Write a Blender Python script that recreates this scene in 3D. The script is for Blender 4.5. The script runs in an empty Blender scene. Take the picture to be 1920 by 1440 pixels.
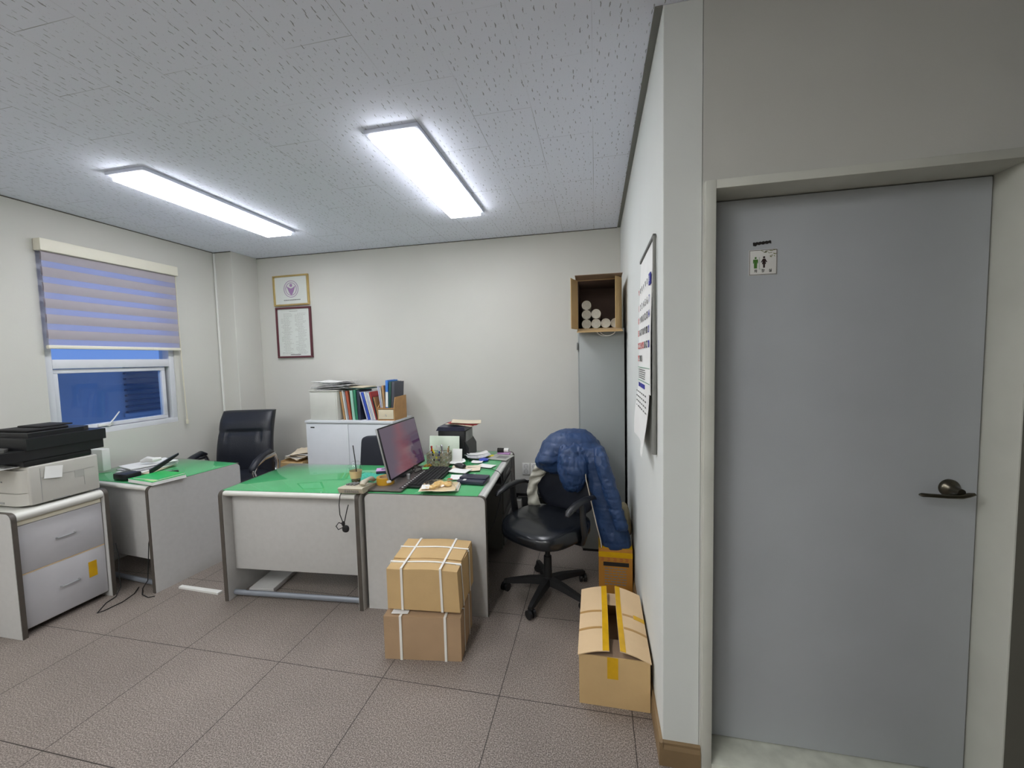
import bpy, bmesh, math, random
from mathutils import Vector, Matrix, noise
random.seed(7)
S = bpy.context.scene
COL = S.collection
PI = math.pi
R = math.radians

# ------------------------------------------------------------------ camera
CAM_H = 1.58
YAW, PITCH, ROLL, FPX = .2065463, .0625096, .0230045, 747.9
def cam_axes():
    cy, sy, cp, sp = math.cos(YAW), math.sin(YAW), math.cos(PITCH), math.sin(PITCH)
    f = Vector((-sy*cp, cy*cp, -sp)); rt = Vector((cy, sy, 0)); dn = f.cross(rt)
    c, s = math.cos(ROLL), math.sin(ROLL)
    return c*rt+s*dn, -s*rt+c*dn, f
CR, CD, CF = cam_axes()
cam = bpy.data.cameras.new('camera'); cam_o = bpy.data.objects.new('camera', cam); COL.objects.link(cam_o)
cam.sensor_width = 36; cam.lens = 36*FPX/1920; cam.clip_start = .02
m3 = Matrix((CR, -CD, -CF)).transposed()
cam_o.matrix_world = Matrix.Translation((0, 0, CAM_H)) @ m3.to_4x4()
S.camera = cam_o
def at(u, v, y):
    """point seen at photo pixel (u, v) on the plane Y = y"""
    d = CR*((u-960)/FPX) + CD*((v-720)/FPX) + CF
    t = y/d.y
    return Vector((d.x*t, y, CAM_H+d.z*t))

# ------------------------------------------------------------------ world, exposure
W = bpy.data.worlds.new('dusk'); S.world = W; W.use_nodes = True
bg = W.node_tree.nodes['Background']
bg.inputs[0].default_value = (.25, .44, 1.0, 1); bg.inputs[1].default_value = .60
S.view_settings.view_transform = 'Standard'; S.view_settings.look = 'None'
S.view_settings.exposure = 0.34; S.view_settings.gamma = 1
try: S.view_settings.use_curve_mapping = False
except Exception: pass
LAMP_STRENGTH = 17.0      # ceiling fixtures over the desks
LAMP_NEAR = 24.0          # unseen fixtures behind the camera, rear row added as fill

# ------------------------------------------------------------------ materials
def lin(c):
    return tuple((x/255/12.92 if x/255 <= .04045 else ((x/255+.055)/1.055)**2.4) for x in c)
def mat(name, col, rough=.6, metal=0, var=.06, scale=8, bump=0, bscale=60, spec=.5, coat=0, emit=None, estr=1):
    m = bpy.data.materials.new(name); m.use_nodes = True
    n = m.node_tree.nodes; l = m.node_tree.links; p = n['Principled BSDF']
    c = lin(col)
    tc = n.new('ShaderNodeTexCoord')
    if var:
        t = n.new('ShaderNodeTexNoise'); t.inputs['Scale'].default_value = scale; t.inputs['Detail'].default_value = 4
        l.new(tc.outputs['Object'], t.inputs['Vector'])
        r = n.new('ShaderNodeMapRange'); r.inputs[1].default_value = .3; r.inputs[2].default_value = .7
        r.inputs[3].default_value = 1-var; r.inputs[4].default_value = 1+var
        l.new(t.outputs['Fac'], r.inputs[0])
        v = n.new('ShaderNodeVectorMath'); v.operation = 'SCALE'; v.inputs[0].default_value = c
        l.new(r.outputs[0], v.inputs['Scale']); l.new(v.outputs[0], p.inputs['Base Color'])
    else: p.inputs['Base Color'].default_value = (*c, 1)
    p.inputs['Roughness'].default_value = rough; p.inputs['Metallic'].default_value = metal
    p.inputs['Specular IOR Level'].default_value = spec; p.inputs['Coat Weight'].default_value = coat
    if bump:
        t = n.new('ShaderNodeTexNoise'); t.inputs['Scale'].default_value = bscale; t.inputs['Detail'].default_value = 3
        l.new(tc.outputs['Object'], t.inputs['Vector'])
        b = n.new('ShaderNodeBump'); b.inputs['Strength'].default_value = bump; b.inputs['Distance'].default_value = .01
        l.new(t.outputs['Fac'], b.inputs['Height']); l.new(b.outputs[0], p.inputs['Normal'])
    if emit:
        p.inputs['Emission Color'].default_value = (*emit, 1); p.inputs['Emission Strength'].default_value = estr
    return m
def mathn(n, l, op, a, b=None, c=None):
    x = n.new('ShaderNodeMath'); x.operation = op
    for i, q in enumerate((a, b, c)):
        if q is None: continue
        if isinstance(q, (int, float)): x.inputs[i].default_value = q
        else: l.new(q, x.inputs[i])
    return x.outputs[0]

def floor_mat():
    m = bpy.data.materials.new('stone vinyl tile'); m.use_nodes = True
    n = m.node_tree.nodes; l = m.node_tree.links; p = n['Principled BSDF']
    tc = n.new('ShaderNodeTexCoord'); sp = n.new('ShaderNodeSeparateXYZ'); l.new(tc.outputs['Object'], sp.inputs[0])
    def seam(o, off, w):
        a = mathn(n, l, 'SUBTRACT', o, off); b = mathn(n, l, 'PINGPONG', a, .301)
        return mathn(n, l, 'LESS_THAN', b, w)
    s = mathn(n, l, 'MAXIMUM', seam(sp.outputs[0], .145, .0019), seam(sp.outputs[1], 1.724, .0019))
    def noi(sc, det=2):
        t = n.new('ShaderNodeTexNoise'); t.inputs['Scale'].default_value = sc; t.inputs['Detail'].default_value = det
        l.new(tc.outputs['Object'], t.inputs['Vector']); return t.outputs['Fac']
    cr = n.new('ShaderNodeValToRGB'); e = cr.color_ramp.elements
    e[0].position = .35; e[0].color = (*lin((92, 84, 79)), 1)
    e[1].position = .65; e[1].color = (*lin((166, 156, 148)), 1)
    x = e.new(.5); x.color = (*lin((126, 116, 109)), 1)
    l.new(noi(200, 2.5), cr.inputs[0])
    big = n.new('ShaderNodeMapRange'); big.inputs[1].default_value = .3; big.inputs[2].default_value = .7
    big.inputs[3].default_value = .88; big.inputs[4].default_value = 1.1; l.new(noi(2.2, 4), big.inputs[0])
    sc = n.new('ShaderNodeVectorMath'); sc.operation = 'SCALE'; l.new(cr.outputs[0], sc.inputs[0]); l.new(big.outputs[0], sc.inputs['Scale'])
    mx = n.new('ShaderNodeMixRGB'); mx.inputs[2].default_value = (*lin((52, 46, 43)), 1)
    l.new(s, mx.inputs[0]); l.new(sc.outputs[0], mx.inputs[1]); l.new(mx.outputs[0], p.inputs['Base Color'])
    p.inputs['Roughness'].default_value = .5; p.inputs['Specular IOR Level'].default_value = .35
    b = n.new('ShaderNodeBump'); b.inputs['Strength'].default_value = .4; b.inputs['Distance'].default_value = .002
    h = mathn(n, l, 'SUBTRACT', 1, s); l.new(h, b.inputs['Height']); l.new(b.outputs[0], p.inputs['Normal'])
    return m
def ceiling_mat():
    m = bpy.data.materials.new('fissured mineral fibre board'); m.use_nodes = True
    n = m.node_tree.nodes; l = m.node_tree.links; p = n['Principled BSDF']
    tc = n.new('ShaderNodeTexCoord'); sp = n.new('ShaderNodeSeparateXYZ'); l.new(tc.outputs['Object'], sp.inputs[0])
    # boards 0.58 long (y) x 0.29 wide (x), every other row shifted by half a board
    rowf = mathn(n, l, 'DIVIDE', mathn(n, l, 'ADD', sp.outputs[0], 29.0), .29)
    row = mathn(n, l, 'FLOOR', rowf)
    par = mathn(n, l, 'MODULO', row, 2)
    sx = mathn(n, l, 'LESS_THAN', mathn(n, l, 'PINGPONG', sp.outputs[0], .145), .0011)
    yy = mathn(n, l, 'ADD', mathn(n, l, 'SUBTRACT', sp.outputs[1], 1.697), mathn(n, l, 'MULTIPLY', par, -.29))
    yy = mathn(n, l, 'ADD', yy, .29)
    sy = mathn(n, l, 'LESS_THAN', mathn(n, l, 'PINGPONG', yy, .29), .0013)
    # seams only catch the eye here and there
    t = n.new('ShaderNodeTexNoise'); t.inputs['Scale'].default_value = 1.7; l.new(tc.outputs['Object'], t.inputs['Vector'])
    fade = n.new('ShaderNodeMapRange'); fade.inputs[1].default_value = .42; fade.inputs[2].default_value = .62; l.new(t.outputs['Fac'], fade.inputs[0])
    seams = mathn(n, l, 'MULTIPLY', mathn(n, l, 'MAXIMUM', sx, sy), mathn(n, l, 'ADD', mathn(n, l, 'MULTIPLY', fade.outputs[0], .5), .08))
    # worm-shaped fissures and pin holes
    wob = n.new('ShaderNodeTexNoise'); wob.inputs['Scale'].default_value = 55; l.new(tc.outputs['Object'], wob.inputs['Vector'])
    vo = n.new('ShaderNodeTexVoronoi'); vo.inputs['Scale'].default_value = 27; vo.inputs['Randomness'].default_value = .85
    vo.voronoi_dimensions = '2D'
    l.new(tc.outputs['Object'], vo.inputs['Vector'])
    d = n.new('ShaderNodeVectorMath'); d.operation = 'SUBTRACT'; l.new(tc.outputs['Object'], d.inputs[0]); l.new(vo.outputs['Position'], d.inputs[1])
    ds = n.new('ShaderNodeSeparateXYZ'); l.new(d.outputs[0], ds.inputs[0])
    dx = mathn(n, l, 'ADD', ds.outputs[0], mathn(n, l, 'MULTIPLY', mathn(n, l, 'SUBTRACT', wob.outputs['Fac'], .5), .012))
    dx = mathn(n, l, 'MULTIPLY', dx, 6.5)
    dist = mathn(n, l, 'SQRT', mathn(n, l, 'ADD', mathn(n, l, 'MULTIPLY', dx, dx), mathn(n, l, 'MULTIPLY', ds.outputs[1], ds.outputs[1])))
    cs = n.new('ShaderNodeSeparateColor'); l.new(vo.outputs['Color'], cs.inputs[0])
    lim = mathn(n, l, 'ADD', mathn(n, l, 'MULTIPLY', cs.outputs[0], .0125), .0012)
    fis = mathn(n, l, 'LESS_THAN', dist, lim)
    v2 = n.new('ShaderNodeTexVoronoi'); v2.inputs['Scale'].default_value = 42; v2.voronoi_dimensions = '2D'
    mp = n.new('ShaderNodeMapping'); mp.inputs['Location'].default_value = (3.3, 1.7, 0); l.new(tc.outputs['Object'], mp.inputs[0]); l.new(mp.outputs[0], v2.inputs['Vector'])
    c2 = n.new('ShaderNodeSeparateColor'); l.new(v2.outputs['Color'], c2.inputs[0])
    pin = mathn(n, l, 'LESS_THAN', v2.outputs['Distance'], mathn(n, l, 'MULTIPLY', c2.outputs[1], .055))
    k = mathn(n, l, 'MAXIMUM', mathn(n, l, 'MULTIPLY', fis, .6), mathn(n, l, 'MULTIPLY', pin, .4))
    k = mathn(n, l, 'MAXIMUM', k, seams)
    mx = n.new('ShaderNodeMixRGB'); mx.inputs[1].default_value = (*lin((236, 240, 254)), 1); mx.inputs[2].default_value = (*lin((62, 64, 68)), 1)
    l.new(k, mx.inputs[0]); l.new(mx.outputs[0], p.inputs['Base Color'])
    p.inputs['Roughness'].default_value = .9; p.inputs['Specular IOR Level'].default_value = .2
    return m
def card_mat(name='cardboard', col=(196, 166, 120)):
    m = mat(name, col, rough=.85, var=.05, scale=6, bump=.12, bscale=90, spec=.2)
    n = m.node_tree.nodes; l = m.node_tree.links
    return m
def glass_mat(name, tint=(.95, 1, .98), ior=1.5, gl=.02):
    m = bpy.data.materials.new(name); m.use_nodes = True
    n = m.node_tree.nodes; l = m.node_tree.links; n.clear()
    o = n.new('ShaderNodeOutputMaterial'); mx = n.new('ShaderNodeMixShader'); f = n.new('ShaderNodeFresnel'); f.inputs[0].default_value = ior
    t = n.new('ShaderNodeBsdfTransparent'); t.inputs[0].default_value = (*tint, 1)
    g = n.new('ShaderNodeBsdfGlossy'); g.inputs['Roughness'].default_value = gl
    ge = n.new('ShaderNodeNewGeometry'); fr = mathn(n, l, 'MULTIPLY', f.outputs[0], mathn(n, l, 'SUBTRACT', 1, ge.outputs['Backfacing']))
    l.new(fr, mx.inputs[0]); l.new(t.outputs[0], mx.inputs[1]); l.new(g.outputs[0], mx.inputs[2]); l.new(mx.outputs[0], o.inputs[0])
    return m
def cloth_mat(name, col, t=.5, tr=.25):
    """blind fabric: scatters and lets light and some view through"""
    m = bpy.data.materials.new(name); m.use_nodes = True
    n = m.node_tree.nodes; l = m.node_tree.links; n.clear()
    o = n.new('ShaderNodeOutputMaterial')
    d = n.new('ShaderNodeBsdfDiffuse'); d.inputs[0].default_value = (*lin(col), 1)
    tl = n.new('ShaderNodeBsdfTranslucent'); tl.inputs[0].default_value = (*lin(col), 1)
    tp = n.new('ShaderNodeBsdfTransparent')
    a = n.new('ShaderNodeMixShader'); a.inputs[0].default_value = t; l.new(d.outputs[0], a.inputs[1]); l.new(tl.outputs[0], a.inputs[2])
    b = n.new('ShaderNodeMixShader'); b.inputs[0].default_value = tr; l.new(a.outputs[0], b.inputs[1]); l.new(tp.outputs[0], b.inputs[2])
    l.new(b.outputs[0], o.inputs[0])
    return m
def stain_wall(name, col, k=.05):
    return mat(name, col, rough=.75, var=k, scale=1.6, bump=.04, bscale=140, spec=.25)

M = {}
M['wall'] = stain_wall('ivory wallpaper', (204, 203, 196), .025)
M['partition'] = stain_wall('off white partition', (212, 215, 212), .03)
M['toiletwall'] = stain_wall('grey white partition', (190, 190, 184), .03)
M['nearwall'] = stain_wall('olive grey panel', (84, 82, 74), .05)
M['floor'] = floor_mat(); M['ceiling'] = ceiling_mat()
M['frame'] = mat('door frame paint', (194, 195, 186), rough=.6, var=.05, scale=5)
M['door'] = mat('grey film door', (172, 176, 180), rough=.55, var=.05, scale=2.2, bump=.03, bscale=200)
M['sill'] = mat('scuffed threshold', (196, 198, 186), rough=.6, var=.16, scale=14)
M['black_gap'] = mat('rubber gasket', (30, 30, 28), rough=.8, var=0)
M['bronze'] = mat('dark lever metal', (92, 88, 78), rough=.28, metal=1, var=.05)
M['baseboard'] = mat('brown skirting vinyl', (128, 106, 76), rough=.55, var=.08, scale=20)
M['trim'] = mat('grey ceiling edging', (120, 120, 116), rough=.6)
M['seam'] = mat('dark seam', (92, 90, 84), rough=.8, var=0)
M['lam'] = mat('light grey laminate', (190, 189, 187), rough=.5, var=.03, scale=30, bump=.03, bscale=300)
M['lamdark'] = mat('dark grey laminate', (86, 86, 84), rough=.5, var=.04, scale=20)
M['rim'] = mat('silver grey bullnose', (214, 214, 208), rough=.32, var=.04, scale=10)
M['band'] = mat('dark brown edging', (76, 70, 64), rough=.5, var=.08, scale=25)
M['tube'] = mat('blue grey steel tube', (140, 146, 156), rough=.4, metal=.3)
M['felt'] = mat('green desk felt', (76, 176, 118), rough=.8, var=.05, scale=12)
M['glass'] = glass_mat('desk glass', (.95, 1, .96), 1.85)
M['pane'] = glass_mat('window glass', (.86, .92, .97))
M['pvc'] = mat('white window frame', (214, 216, 222), rough=.4, var=.02)
M['white'] = mat('white plastic', (226, 226, 222), rough=.45, var=.02)
M['cream'] = mat('cream plastic', (214, 208, 188), rough=.5, var=.03)
M['black'] = mat('black plastic', (24, 25, 28), rough=.42, var=.05, scale=20)
M['blackmat'] = mat('matt black', (18, 18, 20), rough=.7)
M['leather'] = mat('black blue leather', (30, 33, 42), rough=.38, var=.06, scale=14, bump=.18, bscale=160)
M['leather_gloss'] = mat('shiny black leather', (20, 23, 28), rough=.26, var=.06, scale=14, bump=.025, bscale=90)
M['fabric_dark'] = mat('dark chair fabric', (34, 37, 46), rough=.85, bump=.1, bscale=400)
M['chrome'] = mat('chrome', (210, 210, 212), rough=.14, metal=1, var=0)
M['steelgrey'] = mat('satin steel', (176, 178, 180), rough=.35, metal=.8, var=.03)
M['cabwhite'] = mat('white cabinet board', (214, 218, 222), rough=.45, var=.02)
M['drawerwhite'] = mat('greyish drawer board', (186, 185, 188), rough=.5, var=.05, scale=5)
M['cabgrey'] = mat('grey steel cabinet', (146, 150, 148), rough=.5, var=.03, scale=3)
M['binbox'] = mat('pale grey box metal', (206, 206, 198), rough=.5, var=.03)
M['card'] = card_mat(); M['card_in'] = card_mat('cardboard inner side', (140, 118, 98))
M['card_brown'] = card_mat('brown cardboard', (172, 144, 114))
M['card_orange'] = card_mat('printed orange cardboard', (176, 122, 52))
M['card_pale'] = card_mat('pale cardboard', (214, 186, 148))
M['print'] = mat('black print', (28, 24, 22), rough=.7, var=0)
M['redprint'] = mat('red print', (188, 46, 36), rough=.7, var=0)
M['blueprint'] = mat('blue print', (52, 54, 150), rough=.7, var=0)
M['greenprint'] = mat('green print', (84, 140, 110), rough=.7, var=0)
M['faint'] = mat('grey print', (120, 120, 118), rough=.7, var=0)
M['faintprint'] = mat('pale grey print', (168, 168, 162), rough=.7, var=0)
M['tape'] = mat('glossy yellow tape', (206, 160, 24), rough=.2, var=.1, scale=20)
M['tape_old'] = mat('worn clear tape', (176, 138, 84), rough=.35, var=.05)
M['strap'] = mat('white strapping', (232, 230, 224), rough=.4, var=0)
M['paper'] = mat('white paper', (232, 232, 230), rough=.8, var=.02)
M['paper_old'] = mat('yellowed paper', (222, 208, 184), rough=.8, var=.05)
M['newsprint'] = mat('newsprint', (188, 188, 190), rough=.85, var=.25, scale=40)
M['gold'] = mat('gold frame', (206, 180, 120), rough=.3, metal=.7, var=.05)
M['maroon'] = mat('dark red wood', (92, 44, 52), rough=.4)
M['emblem'] = mat('mauve print', (160, 128, 168), rough=.8, var=0)
M['picglass'] = mat('certificate sheet', (214, 218, 212), rough=.25, var=.02)
M['navy'] = mat('navy quilted nylon', (32, 58, 98), rough=.5, var=.10, scale=7, bump=.3, bscale=45)
M['lining'] = mat('grey beige lining', (170, 168, 156), rough=.7, var=.12, scale=16, bump=.5, bscale=30)
M['zip'] = mat('zip tape', (206, 196, 180), rough=.5, var=0)
M['beige'] = mat('beige fabric', (196, 184, 150), rough=.85, var=.06, bump=.3, bscale=60)
M['headrail'] = mat('ivory headrail', (226, 222, 206), rough=.5, var=.02)
M['blind'] = cloth_mat('zebra blind fabric', (206, 200, 206), .42, .04)
M['sheer'] = cloth_mat('zebra blind mesh', (206, 208, 236), .5, .42)
M['diffuser'] = mat('lit diffuser', (255, 255, 255), var=0, emit=(.945, .955, 1), estr=LAMP_STRENGTH)
M['diffuser_near'] = mat('lit diffuser soft', (255, 255, 255), var=0, emit=(.98, .985, .97), estr=LAMP_NEAR)
M['lampbody'] = mat('white lamp body', (214, 220, 236), rough=.5, var=0)
M['kraft'] = mat('kraft sleeve', (214, 182, 138), rough=.8, var=.05)
M['plastic_clear'] = glass_mat('clear cup plastic', (.96, .97, .97), 1.45, .05)
M['coffee'] = mat('iced coffee rest', (96, 70, 50), rough=.2, var=.1)
M['brushed'] = mat('brushed dark metal', (120, 114, 110), rough=.35, metal=.7, var=.08, scale=30)
M['mustard'] = mat('mustard tape roll', (204, 156, 44), rough=.35, var=.05)
M['pink'] = mat('lilac card', (196, 150, 200), rough=.6)
M['teal'] = mat('teal patterned sheet', (62, 176, 150), rough=.5, var=.3, scale=60)
M['bread'] = mat('bread rings', (236, 206, 150), rough=.7, var=.12, scale=30)
M['bagplastic'] = glass_mat('snack bag film', (.97, .95, .9), 1.5, .12)
M['yellow'] = mat('yellow plastic', (240, 224, 40), rough=.4)
M['sticky'] = mat('mint sticky notes', (124, 220, 130), rough=.7)
M['navyplastic'] = mat('dark navy plastic', (44, 46, 66), rough=.35, var=.05)
M['bluedisc'] = mat('blue plastic', (52, 72, 170), rough=.35)
M['wirebasket'] = mat('silver mesh', (158, 152, 128), rough=.45, metal=.3, var=.15, scale=60)
M['ivoryplastic'] = mat('ivory printer plastic', (184, 182, 175), rough=.5, var=.02)
M['greyplastic'] = mat('grey plastic', (150, 150, 148), rough=.5)
M['wood'] = mat('plywood', (186, 142, 92), rough=.6, var=.1, scale=14)
M['outside'] = mat('neighbour wall', (150, 160, 172), rough=.9, var=.1, scale=2)
M['outside_dark'] = mat('neighbour louvre', (80, 88, 104), rough=.8)
M['screen'] = None

def screen_mat():
    m = bpy.data.materials.new('dusky wallpaper on screen'); m.use_nodes = True
    n = m.node_tree.nodes; l = m.node_tree.links; p = n['Principled BSDF']
    tc = n.new('ShaderNodeTexCoord'); sp = n.new('ShaderNodeSeparateXYZ'); l.new(tc.outputs['Generated'], sp.inputs[0])
    t = n.new('ShaderNodeTexNoise'); t.inputs['Scale'].default_value = 5; t.inputs['Detail'].default_value = 6; l.new(tc.outputs['Generated'], t.inputs['Vector'])
    # a reddish upright swath in the middle of a grey violet field
    a = mathn(n, l, 'ABSOLUTE', mathn(n, l, 'SUBTRACT', sp.outputs[1], .47))
    a = mathn(n, l, 'ADD', a, mathn(n, l, 'MULTIPLY', mathn(n, l, 'SUBTRACT', t.outputs['Fac'], .5), .35))
    wdt = mathn(n, l, 'SUBTRACT', .24, mathn(n, l, 'MULTIPLY', sp.outputs[2], .17))
    f = n.new('ShaderNodeMapRange'); l.new(mathn(n, l, 'SUBTRACT', wdt, a), f.inputs[0]); f.inputs[1].default_value = -.14; f.inputs[2].default_value = .13
    mx = n.new('ShaderNodeMixRGB'); mx.inputs[1].default_value = (*lin((88, 76, 90)), 1); mx.inputs[2].default_value = (*lin((116, 72, 82)), 1); l.new(f.outputs[0], mx.inputs[0])
    # dark violet figure on the right
    b = mathn(n, l, 'GREATER_THAN', mathn(n, l, 'ADD', sp.outputs[1], mathn(n, l, 'MULTIPLY', mathn(n, l, 'SUBTRACT', t.outputs['Fac'], .5), .5)), .74)
    c = mathn(n, l, 'LESS_THAN', sp.outputs[2], .52)
    bc = mathn(n, l, 'MULTIPLY', b, c)
    m2 = n.new('ShaderNodeMixRGB'); m2.inputs[2].default_value = (*lin((66, 40, 68)), 1); l.new(bc, m2.inputs[0]); l.new(mx.outputs[0], m2.inputs[1])
    p.inputs['Base Color'].default_value = (.01, .01, .012, 1); p.inputs['Roughness'].default_value = .15
    l.new(m2.outputs[0], p.inputs['Emission Color']); p.inputs['Emission Strength'].default_value = .75
    return m
M['screen'] = screen_mat()

# ------------------------------------------------------------------ mesh tools
class B:
    def __init__(s): s.bm = bmesh.new(); s.slots = []; s.i = 0; s.T = None
    def m(s, name):
        if name not in s.slots: s.slots.append(name)
        s.i = s.slots.index(name); return s
    def _fin(s, vs, T, faces=None):
        T = T or s.T
        if T is not None: bmesh.ops.transform(s.bm, matrix=T, verts=list(vs))
    def face(s, vs):
        try: f = s.bm.faces.new(vs); f.material_index = s.i; return f
        except ValueError: return None
    def box(s, a, b, bev=0, T=None, seg=2):
        x0, y0, z0 = a; x1, y1, z1 = b
        v = [s.bm.verts.new(p) for p in ((x0,y0,z0),(x1,y0,z0),(x1,y1,z0),(x0,y1,z0),(x0,y0,z1),(x1,y0,z1),(x1,y1,z1),(x0,y1,z1))]
        fs = [s.face([v[i] for i in q]) for q in ((3,2,1,0),(4,5,6,7),(0,1,5,4),(1,2,6,5),(2,3,7,6),(3,0,4,7))]
        if bev:
            es = {e for f in fs for e in f.edges}
            r = bmesh.ops.bevel(s.bm, geom=list(es), offset=bev, segments=seg, profile=.5, affect='EDGES', clamp_overlap=True)
            vs = {w for f in r['faces'] for w in f.verts} | {w for w in v if w.is_valid}
            for f in r['faces']: f.material_index = s.i
            for f in s.bm.faces:
                pass
            vs |= {w for f in fs if f.is_valid for w in f.verts}
        else: vs = set(v)
        s._fin(vs, T); return s
    def cbox(s, c, d, bev=0, T=None, seg=2):
        return s.box([c[i]-d[i]/2 for i in range(3)], [c[i]+d[i]/2 for i in range(3)], bev, T, seg)
    def prism(s, pts, axis, a, b, T=None):
        def P(p, t): return {'x': (t, p[0], p[1]), 'y': (p[0], t, p[1]), 'z': (p[0], p[1], t)}[axis]
        A = [s.bm.verts.new(P(p, a)) for p in pts]; Bv = [s.bm.verts.new(P(p, b)) for p in pts]
        n = len(pts); s.face(A[::-1]); s.face(Bv)
        for i in range(n): s.face([A[i], A[(i+1) % n], Bv[(i+1) % n], Bv[i]])
        s._fin(A+Bv, T); return s
    def tube(s, pts, r, seg=8, T=None, flat=1, up=None):
        pts = [Vector(p) for p in pts]; n = len(pts)
        rs = r if isinstance(r, (list, tuple)) else [r]*n
        rings = []; prev = None
        for i, p in enumerate(pts):
            t = (pts[min(i+1, n-1)]-pts[max(i-1, 0)]).normalized()
            if prev is None:
                u = Vector(up) if up else (Vector((0,0,1)) if abs(t.z) < .9 else Vector((1,0,0)))
                a = t.cross(u).normalized()
            else:
                a = prev - t*prev.dot(t)
                a = a.normalized() if a.length > 1e-6 else t.orthogonal().normalized()
            prev = a; b = t.cross(a)
            rings.append([s.bm.verts.new(p + a*math.cos(2*PI*k/seg)*rs[i] + b*math.sin(2*PI*k/seg)*rs[i]*flat) for k in range(seg)])
        for i in range(n-1):
            for k in range(seg): s.face([rings[i][k], rings[i][(k+1) % seg], rings[i+1][(k+1) % seg], rings[i+1][k]])
        s.face(rings[0][::-1]); s.face(rings[-1])
        s._fin([v for q in rings for v in q], T); return s
    def loft(s, rings, T=None, cap=True, closed=True):
        V = [[s.bm.verts.new(p) for p in q] for q in rings]
        for i in range(len(V)-1):
            k = len(V[i])
            for j in range(k if closed else k-1): s.face([V[i][j], V[i][(j+1) % k], V[i+1][(j+1) % k], V[i+1][j]])
        if cap and closed: s.face(V[0][::-1]); s.face(V[-1])
        s._fin([v for q in V for v in q], T); return s
    def lathe(s, prof, seg=24, T=None, cap=True):
        rings = [[(r*math.cos(2*PI*k/seg), r*math.sin(2*PI*k/seg), z) for k in range(seg)] for r, z in prof]
        return s.loft(rings, T, cap)
    def blob(s, c, d, e1=.5, e2=.5, nu=28, nv=14, T=None, fn=None):
        """superellipsoid; small exponents give boxier cushions"""
        def sg(x, e): return math.copysign(abs(x)**e, x)
        rings = []
        for i in range(nv+1):
            th = -PI/2+PI*i/nv
            if i in (0, nv): th *= .985
            q = []
            for j in range(nu):
                ph = 2*PI*j/nu
                p = Vector((c[0]+d[0]/2*sg(math.cos(th), e1)*sg(math.cos(ph), e2), c[1]+d[1]/2*sg(math.cos(th), e1)*sg(math.sin(ph), e2), c[2]+d[2]/2*sg(math.sin(th), e1)))
                if fn: p = fn(p)
                q.append(p)
            rings.append(q)
        return s.loft(rings, T)
    def sheet(s, f, nu, nv, th=.0012, T=None):
        """thin two-sided sheet with real thickness; f(u,v) -> point"""
        P = [[Vector(f(i/nu, j/nv)) for j in range(nv+1)] for i in range(nu+1)]
        N = [[None]*(nv+1) for _ in range(nu+1)]
        for i in range(nu+1):
            for j in range(nv+1):
                a = P[min(i+1, nu)][j]-P[max(i-1, 0)][j]; b = P[i][min(j+1, nv)]-P[i][max(j-1, 0)]
                n = a.cross(b); N[i][j] = n.normalized() if n.length > 1e-9 else Vector((0, 0, 1))
        A = [[s.bm.verts.new(P[i][j]+N[i][j]*th/2) for j in range(nv+1)] for i in range(nu+1)]
        Z = [[s.bm.verts.new(P[i][j]-N[i][j]*th/2) for j in range(nv+1)] for i in range(nu+1)]
        for i in range(nu):
            for j in range(nv):
                s.face([A[i][j], A[i+1][j], A[i+1][j+1], A[i][j+1]]); s.face([Z[i][j], Z[i][j+1], Z[i+1][j+1], Z[i+1][j]])
        for i in range(nu):
            s.face([A[i][0], Z[i][0], Z[i+1][0], A[i+1][0]]); s.face([A[i][nv], A[i+1][nv], Z[i+1][nv], Z[i][nv]])
        for j in range(nv):
            s.face([A[0][j], A[0][j+1], Z[0][j+1], Z[0][j]]); s.face([A[nu][j], Z[nu][j], Z[nu][j+1], A[nu][j+1]])
        s._fin([v for q in A+Z for v in q], T); return s
    def out(s, name, parent=None, smooth=True, ang=.6, mat_=None):
        bm = s.bm
        if mat_ and not s.slots: s.slots = [mat_]
        bmesh.ops.recalc_face_normals(bm, faces=bm.faces)
        if smooth:
            for f in bm.faces: f.smooth = True
            for e in bm.edges:
                if len(e.link_faces) == 2 and e.calc_face_angle(0) > ang: e.smooth = False
        me = bpy.data.meshes.new(name); bm.to_mesh(me); bm.free()
        for k in s.slots: me.materials.append(M[k])
        o = bpy.data.objects.new(name, me); COL.objects.link(o)
        if parent: o.parent = parent
        return o
def nb(mname):
    b = B(); b.m(mname); return b
def tag(o, label, cat, group=None, kind=None):
    o['label'] = label; o['category'] = cat
    if group: o['group'] = group
    if kind: o['kind'] = kind
    return o
def thing(name, loc, label, cat, rz=0, group=None):
    o = bpy.data.objects.new(name, None); COL.objects.link(o); o.location = loc; o.rotation_euler = (0, 0, rz)
    o.empty_display_size = .05
    return tag(o, label, cat, group)
def struct(o): o['kind'] = 'structure'; return o
def frame4(o, x, y, z):
    """matrix with columns x, y, z at origin o"""
    m = Matrix((Vector(x), Vector(y), Vector(z))).transposed().to_4x4(); m.translation = Vector(o); return m
def Tr(x, y, z, rx=0, ry=0, rz=0):
    return Matrix.Translation((x, y, z)) @ Matrix.Rotation(rz, 4, 'Z') @ Matrix.Rotation(ry, 4, 'Y') @ Matrix.Rotation(rx, 4, 'X')
DG = None
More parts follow.
